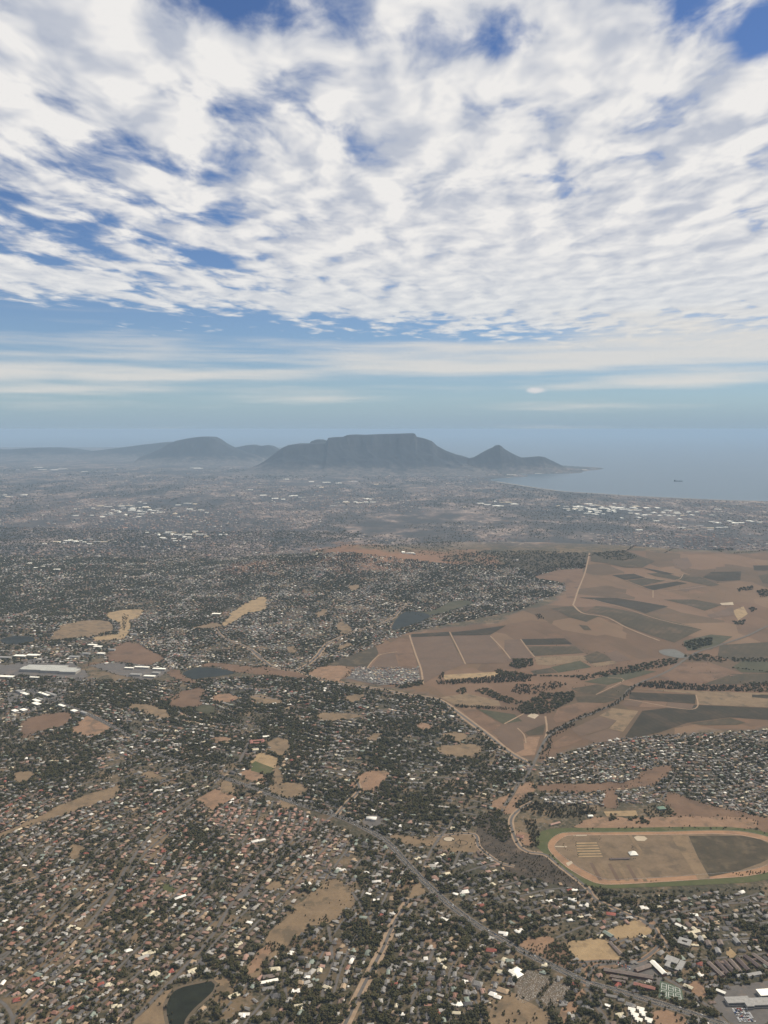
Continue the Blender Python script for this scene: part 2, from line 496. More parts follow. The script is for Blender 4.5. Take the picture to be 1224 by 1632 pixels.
# ------------------------------------------------------------------ ground sheet
FARM_PX = [(490, 1074), (530, 1060), (560, 1040), (600, 1020), (650, 1008), (800, 990), (830, 972), (880, 962), (905, 940), (925, 905), (932, 886),
           (980, 879), (1020, 876), (1060, 881), (1110, 878), (1170, 882), (1230, 880), (1500, 878), (1500, 1150), (1224, 1160), (1130, 1163), (1060, 1175), (990, 1185), (900, 1195), (870, 1212), (850, 1215),
           (800, 1185), (740, 1150), (700, 1112), (640, 1098), (560, 1085)]
def ground_mesh():
    ys = np.concatenate([np.linspace(-6000, 500, 12), 600 * np.exp(np.arange(0, math.log(62000 / 600), 0.0115))])
    xs = np.linspace(-1, 1, 261); xs = np.sign(xs) * np.abs(xs) ** 1.15
    Y, X = np.meshgrid(ys, xs, indexing='ij')
    X = X * (0.78 * np.maximum(Y, 500) + 2500)
    Z = height_land(X.ravel(), Y.ravel())
    n, m_ = X.shape; i = np.arange(n - 1)[:, None] * m_ + np.arange(m_ - 1)[None, :]
    F = np.stack([i, i + 1, i + m_ + 1, i + m_], -1).reshape(-1, 4)
    me = bigmesh('ground', np.column_stack([X.ravel(), Y.ravel(), Z]), [F], smooth=True)
    px, py = to_px(X.ravel(), Y.ravel(), Z)
    farm = inside(FARM_PX, px, py).astype(float)
    crest = np.exp(-((px - 562) / 52) ** 2 - ((py - 892) / 20) ** 2) + np.exp(-((px - 405) / 48) ** 2 - ((py - 903) / 11) ** 2) + .5 * np.exp(-((px - 680) / 130) ** 2 - ((py - 893) / 13) ** 2)
    near = (1 - sstep(Y.ravel() + 900 * (fbm(X.ravel() / 500, Y.ravel() / 500, 3, 44) - .5), 7900, 9300)) * (1 - farm)
    a = me.attributes.new('cover', 'FLOAT_COLOR', 'POINT')
    c = np.ones((len(px), 4), np.float32); c[:, 0] = near; c[:, 1] = farm; c[:, 2] = np.clip(crest * 1.2, 0, 1)
    a.data.foreach_set('color', c.ravel())
    return me

def ground_mat(n):
    at = n.new('ShaderNodeAttribute'); at.attribute_name = 'cover'
    near, farm, crest = n.sep(at.outputs['Color'])
    p = pos(n); x, y, z = n.sep(p)
    # gardens, lawns, drives and bare plots of the suburbs
    s1 = n.noise(p, 1 / 14.0, 4.0, 0.6); s2 = n.noise(p, 1 / 95.0, 4.0, 0.6); s3 = n.noise(p, 1 / 420.0, 3.0, 0.55)
    sub = n.mix(n.lin(s1, 0.40, 0.60), (0.036, 0.034, 0.019), (0.092, 0.071, 0.043))
    sub = n.mix(n.m('MULTIPLY', n.ss(s2, 0.50, 0.60), 0.7), sub, (0.155, 0.108, 0.064))
    sub = n.mix(n.m('MULTIPLY', n.ss(n.noise(p, 1 / 9.0, 2.0, 0.5), 0.60, 0.68), 0.6), sub, (0.17, 0.15, 0.13))
    sub = n.mix(n.m('MULTIPLY', n.ss(s3, 0.50, 0.62), 0.5), sub, (0.030, 0.032, 0.020))
    # ploughed and fallow farmland
    f1 = n.noise(p, 1 / 380.0, 5.0, 0.58); f2 = n.noise(p, 1 / 40.0, 4.0, 0.65)
    fm = n.mix(n.lin(f1, 0.36, 0.62), (0.118, 0.076, 0.048), (0.180, 0.120, 0.076))
    fm = n.mix(n.lin(f2, 0.3, 0.75, 0.0, 0.45), fm, (0.090, 0.066, 0.042))
    f3 = n.noise(n.xyz(n.m('ADD', x, n.m('MULTIPLY', y, 0.4)), n.m('MULTIPLY', y, 0.25), 7.0), 1 / 160.0, 4.0, 0.6)
    fm = n.mix(n.ss(f3, 0.50, 0.64, 0.0, 0.6), fm, (0.080, 0.062, 0.040))
    # plots: each with its own soil or crop tone, parted by pale tracks
    vo = n.new('ShaderNodeTexVoronoi'); vo.voronoi_dimensions = '2D'; vo.distance = 'CHEBYCHEV'
    n.put(vo.inputs['Vector'], n.xyz(n.m('ADD', n.m('MULTIPLY', x, 0.9), n.m('MULTIPLY', y, 0.25)), n.m('ADD', n.m('MULTIPLY', y, 0.62), n.m('MULTIPLY', x, -0.22)), 0.0)); vo.inputs['Scale'].default_value = 1 / 330.0; vo.inputs['Randomness'].default_value = 0.8
    r1 = n.sep(vo.outputs['Color'])[0]
    plot = n.ramp(r1, [(0.0, (0.150, 0.095, 0.058)), (0.22, (0.190, 0.124, 0.078)), (0.42, (0.120, 0.080, 0.050)), (0.58, (0.165, 0.112, 0.066)), (0.74, (0.085, 0.066, 0.040)), (0.88, (0.205, 0.142, 0.088))])
    plot.node.color_ramp.interpolation = 'CONSTANT'
    fm = n.mix(1.0, n.mix(0.55, fm, plot), (0.80, 0.76, 0.74), 'MULTIPLY')
    # the flats: town, scrub and open sand, long drawn out by distance
    q = n.xyz(x, n.m('MULTIPLY', y, 0.55), 0)
    t1 = n.noise(q, 1 / 2300.0, 5.0, 0.6); t2 = n.noise(q, 1 / 330.0, 5.0, 0.65); t3 = n.noise(q, 1 / 70.0, 3.0, 0.6)
    t4 = n.noise(n.xyz(x, n.m('MULTIPLY', y, 0.5), 40.0), 1 / 900.0, 4.0, 0.6)
    fl = n.mix(n.lin(t2, 0.42, 0.58), (0.058, 0.052, 0.050), (0.165, 0.128, 0.112))
    fl = n.mix(n.lin(t3, 0.38, 0.62, 0.0, 0.5), fl, (0.045, 0.044, 0.043))
    fl = n.mix(n.ss(t2, 0.54, 0.60, 0.0, 0.8), fl, (0.215, 0.168, 0.142))
    fl = n.mix(n.ss(t4, 0.485, 0.535, 0.0, 0.72), fl, (0.034, 0.037, 0.037))
    fl = n.mix(n.ss(t1, 0.49, 0.56, 0.0, 0.66), fl, (0.034, 0.037, 0.038))
    fl = n.mix(n.m('MULTIPLY', n.ss(t3, 0.56, 0.62), n.ss(t4, 0.50, 0.44, 0.0, 0.8)), fl, (0.32, 0.26, 0.215))
    c = n.mix(near, fl, sub)
    c = n.mix(farm, c, fm)
    dry = n.ss(n.m('ADD', n.noise(p, 1 / 300.0, 4.0, 0.6), n.m('MULTIPLY', crest, 0.60)), 0.58, 0.80)
    c = n.mix(dry, c, (0.165, 0.094, 0.056))
    return c
M_GROUND = mat('ground_cover', ground_mat)
ground = tag(link('ground', ground_mesh(), M_GROUND), kind='structure')

# ------------------------------------------------------------------ sea
def sea_mat(n):
    return n.mix(n.lin(n.noise(pos(n), 1 / 2600.0, 4.0, 0.6), 0.35, 0.65), (0.016, 0.040, 0.058), (0.022, 0.050, 0.068))
M_SEA = mat('sea_water', sea_mat, rough=0.28, spec=0.5)
def bump(m, size, dist, detail=4.0):
    n = NT(m.node_tree); b = m.node_tree.nodes[m['bsdf']]
    k = n.new('ShaderNodeBump'); k.inputs['Distance'].default_value = dist
    n.put(k.inputs['Height'], n.noise(pos(n), 1 / size, detail, 0.6)); m.node_tree.links.new(k.outputs[0], b.inputs['Normal'])
bump(M_SEA, 40.0, 2.0)
sy = np.concatenate([[-6500.0], 12000 * np.exp(np.linspace(0, math.log(25), 60))]); sx = np.linspace(-300000, 300000, 61)
SX, SY = np.meshgrid(sx, sy); k = len(sx); i = np.arange(len(sy) - 1)[:, None] * k + np.arange(k - 1)[None, :]
me = bigmesh('sea', np.column_stack([SX.ravel(), SY.ravel(), np.full(SX.size, 0.0)]), [np.stack([i, i + 1, i + k + 1, i + k], -1).reshape(-1, 4)])
tag(link('sea', me, M_SEA), kind='structure')

# pale beach and surf along the bay
M_SAND = mat('beach_sand', mottled((0.34, 0.30, 0.24), (0.46, 0.42, 0.35), 120))
Lc = smooth_line(COAST[1:10], 150)
V, F = ribbon_geo(Lc, 28.0, 0, 0.0); V[:, 2] = 3.0
me = bigmesh('beach', V, [F]); me.materials.append(M_SAND); tag(link('beach', me), kind='structure')

# ------------------------------------------------------------------ mountains
def rock_mat(n):
    p = pos(n); ge = n.new('ShaderNodeNewGeometry'); nz = n.sep(ge.outputs['Normal'])[2]
    a = n.noise(p, 1 / 260.0, 5.0, 0.65); x, y, z = n.sep(p)
    b = n.noise(n.xyz(n.m('MULTIPLY', x, 0.2), n.m('MULTIPLY', y, 0.2), z), 1 / 70.0, 4.0, 0.6)
    scrub = n.mix(n.lin(a, 0.35, 0.65), (0.006, 0.008, 0.012), (0.015, 0.017, 0.020))
    rock = n.mix(n.lin(b, 0.35, 0.65), (0.014, 0.015, 0.019), (0.038, 0.037, 0.038))
    up = n.mix(n.ss(n.m('ADD', nz, n.m('MULTIPLY', a, 0.3)), 0.72, 0.98), rock, scrub)
    q = n.noise(p, 1 / 420.0, 4.0, 0.65); q2 = n.noise(p, 1 / 110.0, 3.0, 0.6)
    town = n.mix(n.lin(q2, 0.4, 0.6), (0.045, 0.045, 0.042), (0.13, 0.11, 0.10))          # suburbs creeping up the foot slopes
    return n.mix(n.ss(n.m('ADD', z, n.m('MULTIPLY', n.m('SUBTRACT', q, 0.5), 700.0)), 40.0, 330.0), town, up)
M_ROCK = mat('mountain_rock', rock_mat)

def mountain(D, sky_px, base_front, depth, cliff, cliff_drop, label, seed, tail=1800, res=(260, 150), gully=0.3):
    """a range whose skyline runs through sky_px at distance D; cliff: share of the height that drops steeply"""
    s = np.array(sky_px, float)
    xs_k = (s[:, 0] - CXP) / FPX * D; zs_k = CAMZ - D * (s[:, 1] - Y0) / FPX
    x = np.linspace(xs_k[0] - 300, xs_k[-1] + 300, res[0]); v = np.linspace(-base_front, depth + tail, res[1])
    prof = np.interp(x, xs_k, zs_k, left=2, right=2)
    edge = sstep(x, xs_k[0] - 300, xs_k[0]) * (1 - sstep(x, xs_k[-1], xs_k[-1] + 300))
    X, Vv = np.meshgrid(x, v); PR = np.broadcast_to(prof * edge, X.shape)
    but = 260 * (fbm(X / 900, X * 0 + seed, 4, seed, True) - 0.5) + 420 * (fbm(X / 1900, X * 0 + seed + 4, 3, seed + 2) - 0.5)
    w = Vv + but                                      # <0 in front of the rim
    t = np.clip(-w / cliff_drop, 0, 1)
    tal = np.clip((-w - cliff_drop) / (base_front * 0.92 - cliff_drop), 0, 1)
    prof_front = np.where(w > 0, 1.0, np.where(t < 1, 1 - (1 - cliff) * t, cliff * (1 - tal) ** 1.55))
    back = 1 - sstep(Vv, depth * 0.75, depth + tail)
    g_ = fbm(X / 520 + 0.5 * Vv / 520, Vv / 700, 5, seed + 9, True) - 0.55
    mid = prof_front * (1 - prof_front) * 4
    Z = PR * prof_front * back * (1 + gully * g_ * mid) + 14 * (fbm(X / 160, Vv / 160, 3, seed + 3) - 0.5) * (prof_front < 0.98) * back * edge
    Z = np.where(w > 0, np.minimum(Z, PR), Z) - 6
    n, m_ = X.shape; i = np.arange(n - 1)[:, None] * m_ + np.arange(m_ - 1)[None, :]
    me = bigmesh('mountain', np.column_stack([X.ravel() * (1 + Vv.ravel() / D * 0.0), (D + Vv).ravel(), Z.ravel()]), [np.stack([i, i + 1, i + m_ + 1, i + m_], -1).reshape(-1, 4)])
    me.materials.append(M_ROCK)
    return tag(link('mountain', me), label, 'mountain', kind='structure')

mountain(26500, [(392, 748), (412, 740), (424, 733), (433, 726), (441, 719.5), (450, 713.5), (460, 709), (470, 707.5), (486, 707.5), (500, 706.5), (520, 706), (523.5, 697.5), (530, 697), (545, 696.5), (553, 693.2),
                 (566, 692.5), (580, 693), (610, 691.8), (640, 691), (661, 690.3), (664, 696), (676, 698.2), (688, 702.5), (696, 710), (710, 717.5),
                 (722, 722), (735, 726.5), (748, 729.5), (762, 738)], 2700, 2600, 0.62, 420, 'flat topped table mountain standing over the city', 3, gully=0.34)
mountain(29500, [(486, 716), (496, 703), (504, 700.2), (512, 700.4), (524, 703), (540, 715)], 1500, 1200, 0.4, 600, 'low peak showing behind the shoulder of the flat topped mountain', 5, 1200, (60, 40))
mountain(26200, [(734, 742), (744, 731), (757, 728.6), (768, 722), (778, 716.5), (787, 712.5), (791, 709.6), (796, 708.6), (800, 711.5), (803, 714.5), (812, 720),
                 (824, 726), (833, 729.2), (848, 728.2), (862, 727), (869, 728.3), (880, 733.5), (892, 739), (903, 745)], 1100, 420, 0.5, 480,
         'pointed conical peak with a long low ridge running to the sea', 7, 900, (170, 70))
mountain(33000, [(225, 727), (245, 720), (258, 713), (268, 707), (280, 702), (298, 698.6), (308, 697), (322, 695.6), (336, 696.2), (344, 700), (352, 706), (361, 711), (375, 717), (395, 723), (420, 731)],
         2600, 1600, 0.35, 900, 'broad dark mountain with a rounded top farther along the range', 11, 1500, (120, 70))
mountain(34500, [(340, 724), (362, 714), (380, 712), (392, 709.4), (402, 708.6), (412, 711), (424, 709.3), (433, 711), (441, 716), (456, 726)],
         1900, 1200, 0.3, 800, 'low double topped hill between the two larger mountains', 13, 1400, (90, 60))
mountain(38500, [(-160, 722), (-60, 716), (0, 717), (40, 714), (75, 713.5), (105, 716), (130, 720), (160, 717), (195, 712.5), (230, 708), (262, 704.5), (290, 707), (330, 716)],
         2600, 2000, 0.3, 1500, 'long pale range of hills dissolving into the haze', 17, 2000, (170, 60))

# ------------------------------------------------------------------ land cover traced from the photograph
M_TAN   = mat('dry_grass', mottled((0.165, 0.117, 0.071), (0.245, 0.174, 0.104), 38, (0.115, 0.088, 0.056), 45, 0.85))
M_STRAW = mat('mown_straw', mottled((0.275, 0.195, 0.108), (0.375, 0.270, 0.150), 34, (0.205, 0.148, 0.088), 50, 0.8))
M_EARTH = mat('orange_earth', mottled((0.205, 0.128, 0.080), (0.300, 0.190, 0.118), 34, (0.140, 0.100, 0.066), 45, 0.85))
M_BROWN = mat('fallow_brown', mottled((0.135, 0.083, 0.052), (0.190, 0.120, 0.076), 90, (0.105, 0.070, 0.046), 140, 0.8))
M_BROWN2 = mat('ploughed_brown', mottled((0.120, 0.080, 0.055), (0.155, 0.104, 0.070), 120, (0.105, 0.075, 0.052), 200, 0.6, stripe=(34.0, 0.5, (0.10, 0.07, 0.05))))
M_VINE  = mat('vineyard_dark', mottled((0.030, 0.025, 0.014), (0.054, 0.042, 0.024), 70, (0.080, 0.056, 0.034), 120, 0.7, stripe=(30.0, 0.35, (0.020, 0.019, 0.011))))
M_VINE2 = mat('vineyard_olive', mottled((0.054, 0.045, 0.026), (0.090, 0.068, 0.040), 90, (0.120, 0.082, 0.050), 130, 0.85, stripe=(36.0, -0.6, (0.038, 0.033, 0.020))))
M_GREEN = mat('green_field', mottled((0.052, 0.052, 0.028), (0.082, 0.076, 0.042), 80, (0.10, 0.085, 0.055), 120, .6))
M_TURF  = mat('watered_turf', mottled((0.066, 0.076, 0.028), (0.095, 0.100, 0.040), 30, (0.125, 0.108, 0.055), 45, 0.8))
M_SCRUB = mat('burnt_scrub', mottled((0.042, 0.035, 0.027), (0.088, 0.068, 0.048), 22, (0.130, 0.094, 0.064), 40, 0.8))
M_BURNT = mat('dark_stubble', mottled((0.044, 0.036, 0.022), (0.084, 0.065, 0.039), 36, (0.130, 0.098, 0.060), 60, 0.8, stripe=(26.0, -0.35, (0.048, 0.041, 0.025))))
M_PALE  = mat('pale_dust', mottled((0.40, 0.33, 0.24), (0.50, 0.42, 0.31), 30))
M_TRACK = mat('dirt_track', mottled((0.27, 0.19, 0.125), (0.35, 0.25, 0.165), 25))
M_PAVE  = mat('car_park_paving', mottled((0.105, 0.096, 0.090), (0.15, 0.138, 0.126), 22, (0.19, 0.15, 0.12), 40, 0.6))
M_ROAD  = mat('asphalt', mottled((0.048, 0.045, 0.043), (0.068, 0.063, 0.060), 18))
M_STREET = mat('street_asphalt', mottled((0.105, 0.096, 0.088), (0.145, 0.132, 0.120), 16))
M_VERGE = mat('road_verge', mottled((0.105, 0.082, 0.056), (0.155, 0.118, 0.080), 26, (0.085, 0.078, 0.05), 40, 0.6))
M_WATER = mat('dark_water', tint((0.022, 0.024, 0.015), 0.25, 30), rough=0.6, spec=0.06)
M_WATER2 = mat('blue_water', tint((0.034, 0.038, 0.034), 0.2, 60), rough=0.6, spec=0.05)
bump(M_WATER, 6.0, 0.25); bump(M_WATER2, 10.0, 0.3)
M_INFIELD = mat('infield_grass', mottled((0.145, 0.104, 0.065), (0.215, 0.155, 0.098), 40, (0.110, 0.083, 0.054), 70, 0.8))
M_PAINT = mat('white_marking', tint((0.72, 0.71, 0.68), 0.1, 2))
M_COURT = mat('court_green', mottled((0.085, 0.115, 0.080), (0.105, 0.135, 0.095), 8))

def Z6(L): return [(804 + a / 2.914, 850 + b / 2.914) for a, b in L]
def Z5(L): return [(400 + a / 2.914, 930 + b / 2.914) for a, b in L]
def Z4(L): return [(0 + a / 2.914, 930 + b / 2.914) for a, b in L]
def Z1(L): return [(0 + a / 2.914, 1230 + b / 2.914) for a, b in L]
def Z2(L): return [(400 + a / 2.914, 1230 + b / 2.914) for a, b in L]
def Z3(L): return [(804 + a / 2.914, 1230 + b / 2.914) for a, b in L]

EDGES = []
def field(L, m, level=2, spacing=70, name='field', soft=False, mark=1, rough=0.0):
    Q = pts(L)
    if soft: Q = smooth_line(Q, 14 if Q[:, 1].mean() < 3800 else 30, True)
    if rough:
        S = straight_line(Q, 9)
        Q = S + rough * np.column_stack([fbm(S[:, 0] / 30, S[:, 1] / 30, 3, 3) - 0.5, fbm(S[:, 0] / 30, S[:, 1] / 30, 3, 8) - 0.5]) * 3
        EDGES.append(Q)
    return sheet(name, Q, m, level, spacing, mark=mark, outline_step=spacing if not rough else 14)

# --- vineyards and fallow land on the hills
FIELDS = [
    (Z6([(500, 195), (600, 188), (655, 207), (560, 217)]), M_VINE), (Z6([(562, 221), (660, 209), (750, 220), (640, 244)]), M_VINE2),
    (Z6([(642, 248), (800, 224), (850, 232), (690, 265)]), M_VINE), (Z6([(660, 186), (740, 184), (830, 208), (790, 216), (700, 200)]), M_VINE2),
    (Z6([(800, 215), (830, 190), (900, 200), (1000, 240), (960, 246)]), M_VINE2), (Z6([(920, 205), (960, 180), (1100, 178), (1095, 218), (990, 222)]), M_VINE),
    (Z6([(1155, 150), (1300, 148), (1300, 176), (1160, 172)]), M_VINE), (Z6([(1180, 198), (1240, 186), (1300, 240), (1200, 232)]), M_VINE2),
    (Z6([(345, 298), (520, 300), (760, 340), (655, 373), (412, 308)]), M_VINE), (Z6([(380, 365), (425, 338), (650, 380), (920, 445), (790, 508), (700, 480), (560, 430), (480, 385)]), M_VINE2),
    (Z6([(220, 350), (310, 338), (350, 365), (440, 385), (380, 412), (300, 390)]), M_VINE2), (Z6([(345, 425), (385, 430), (405, 450), (370, 450)]), M_VINE2),
    (Z6([(740, 308), (880, 308), (1010, 332), (930, 360), (860, 337)]), M_VINE2), (Z6([(940, 380), (1060, 340), (1070, 380), (960, 395)]), M_BROWN2),
    (Z6([(400, 90), (560, 80), (700, 130), (640, 160), (560, 160), (470, 140), (400, 130)]), M_VINE2), (Z6([(780, 122), (850, 112), (872, 150), (840, 172), (790, 160)]), M_BROWN2),
    (Z6([(640, 160), (700, 170), (790, 190), (740, 192)]), M_VINE), (Z6([(800, 262), (900, 240), (930, 248), (840, 272)]), M_BROWN2),
    (Z6([(75, 492), (280, 488), (315, 515), (100, 520)]), M_VINE), (Z6([(105, 525), (330, 525), (370, 556), (135, 570)]), M_VINE2),
    (Z6([(0, 495), (65, 492), (120, 560), (130, 575), (0, 600)]), M_BROWN2), (Z6([(140, 575), (365, 568), (390, 590), (215, 615), (150, 610)]), M_TAN),
    (Z6([(360, 575), (430, 548), (470, 565), (500, 590), (400, 605)]), M_VINE2), (Z6([(470, 560), (520, 545), (590, 588), (505, 598)]), M_BROWN2),
    (Z6([(400, 606), (505, 592), (525, 604), (420, 622)]), M_TAN), (Z6([(215, 622), (350, 592), (405, 622), (250, 648)]), M_GREEN), (Z6([(120, 640), (215, 625), (245, 648), (140, 655)]), M_VINE2),
    (Z6([(370, 690), (480, 660), (630, 635), (705, 642), (565, 682), (480, 705)]), M_GREEN), (Z6([(310, 722), (430, 702), (480, 708), (425, 748), (350, 742)]), M_VINE2),
    (Z6([(432, 752), (545, 702), (600, 715), (545, 768)]), M_VINE2), (Z6([(330, 760), (425, 755), (530, 770), (470, 788), (340, 786)]), M_VINE2),
    (Z6([(700, 670), (800, 600), (950, 600), (1110, 652), (940, 692), (850, 700)]), M_BROWN), (Z6([(920, 702), (1055, 655), (1300, 652), (1300, 695), (1110, 702)]), M_VINE2),
    (Z6([(580, 738), (890, 750), (885, 792), (580, 770)]), M_VINE), (Z6([(600, 722), (890, 733), (1300, 746), (1300, 812), (892, 796), (893, 748)]), M_TAN),
    (Z6([(1150, 748), (1300, 752), (1300, 775), (1150, 765)]), M_VINE),
    (Z6([(545, 797), (580, 773), (640, 776), (620, 806)]), M_BROWN2), (Z6([(625, 808), (645, 777), (755, 783), (745, 812)]), M_BROWN), (Z6([(752, 812), (760, 784), (880, 796), (870, 816)]), M_BROWN2),
    (Z6([(560, 945), (640, 825), (880, 797), (1300, 815), (1300, 872), (1050, 855), (850, 880), (720, 925), (600, 950)]), M_VINE), (Z6([(860, 882), (1050, 858), (1120, 880), (1080, 890), (930, 892)]), M_VINE2),
    (Z6([(310, 910), (440, 850), (520, 870), (480, 905), (350, 945)]), M_BROWN2), (Z6([(485, 908), (522, 870), (440, 848), (500, 812), (622, 826), (550, 922)]), M_TAN),
    (Z6([(355, 948), (480, 908), (540, 925), (520, 960), (420, 975)]), M_BROWN2), (Z6([(225, 860), (250, 810), (350, 785), (460, 790), (300, 870), (240, 880)]), M_BROWN),
    (Z6([(225, 975), (280, 940), (365, 955), (300, 985), (230, 1000)]), M_BROWN), (Z6([(20, 885), (95, 840), (190, 850), (195, 880), (90, 925)]), M_BROWN2), (Z6([(95, 925), (190, 885), (180, 935), (110, 940)]), M_VINE2),
    (Z6([(0, 890), (60, 912), (100, 972), (60, 985), (0, 990)]), M_BROWN), (Z6([(60, 990), (110, 945), (165, 945), (140, 1030), (60, 1035), (0, 1000)]), M_EARTH),
    (Z6([(105, 850), (130, 833), (160, 845), (140, 862)]), M_PALE), (Z6([(1000, 325), (1060, 320), (1065, 333), (1010, 334)]), M_PALE), (Z6([(1060, 360), (1110, 340), (1130, 375), (1085, 405)]), M_STRAW),
    (Z6([(1000, 520), (1300, 500), (1300, 585), (1090, 600), (990, 570)]), M_VINE2), (Z6([(1060, 620), (1110, 590), (1300, 600), (1300, 650), (1100, 645)]), M_GREEN), (Z6([(830, 500), (960, 470), (1060, 480), (960, 540), (850, 545)]), M_GREEN),
    (Z5([(578, 296), (735, 245), (775, 395), (692, 392), (682, 330), (592, 322)]), M_BROWN), (Z5([(740, 250), (920, 243), (990, 375), (900, 410), (790, 470), (780, 400)]), M_BROWN2),
    (Z5([(938, 242), (1110, 242), (1190, 350), (1180, 370), (995, 372)]), M_BROWN2), (Z5([(745, 235), (920, 225), (922, 242), (745, 249)]), M_VINE), (Z5([(930, 228), (1185, 195), (1110, 240), (938, 241)]), M_VINE),
    (Z5([(345, 380), (500, 320), (580, 292), (592, 325), (545, 390)]), M_BURNT), (Z5([(555, 388), (600, 335), (668, 322), (688, 390)]), M_BROWN2), (Z5([(890, 425), (1145, 410), (1150, 432), (900, 447)]), M_STRAW),
    (Z5([(880, 530), (1000, 510), (1150, 545), (1160, 570), (960, 570)]), M_TAN), (Z5([(972, 580), (1045, 585), (1160, 655), (1150, 690), (1080, 690)]), M_BROWN), (Z5([(1050, 583), (1224, 608), (1260, 640), (1170, 652)]), M_GREEN),
    (Z5([(1165, 655), (1250, 640), (1270, 770), (1224, 790), (1120, 690)]), M_BROWN2),
    # dry crest and scrub on the near hill
    (Z6([(0, 100), (395, 92), (385, 130), (370, 160), (250, 165), (150, 195), (60, 160), (0, 135)]), M_BURNT),
    (Z6([(140, 200), (250, 170), (365, 165), (330, 300), (290, 300), (280, 230), (150, 210)]), M_BROWN),
]
for L, m in FIELDS: field(L, m)
for L, w in [(Z6([(395, 92), (375, 180), (340, 270), (318, 335)]), 6), (Z6([(412, 308), (650, 380), (920, 446)]), 4), (Z6([(320, 335), (360, 370), (470, 390), (570, 440), (720, 500)]), 6),
             (Z5([(736, 240), (765, 330), (790, 400), (800, 470)]), 5), (Z5([(922, 225), (960, 300), (996, 375)]), 4), (Z5([(1112, 245), (1165, 300), (1205, 350)]), 4), (Z5([(540, 392), (570, 355), (605, 330), (680, 318)]), 4),
             (Z6([(75, 492), (110, 540), (140, 575)]), 4), (Z6([(425, 750), (555, 682), (480, 672)]), 3), (Z6([(545, 770), (580, 772), (870, 818), (890, 750)]), 3), (Z6([(0, 885), (90, 838)]), 4), (Z6([(60, 905), (90, 935), (100, 975)]), 3),
             (Z6([(560, 217), (690, 265), (800, 262), (935, 246)]), 3), (Z6([(655, 207), (750, 220), (810, 215), (830, 190)]), 3), (Z6([(190, 850), (195, 930), (150, 1040)]), 4), (Z6([(690, 265), (690, 300)]), 4)]:
    ribbon('farm_track', smooth_line(pts(L), 25), w, M_TRACK, 3)
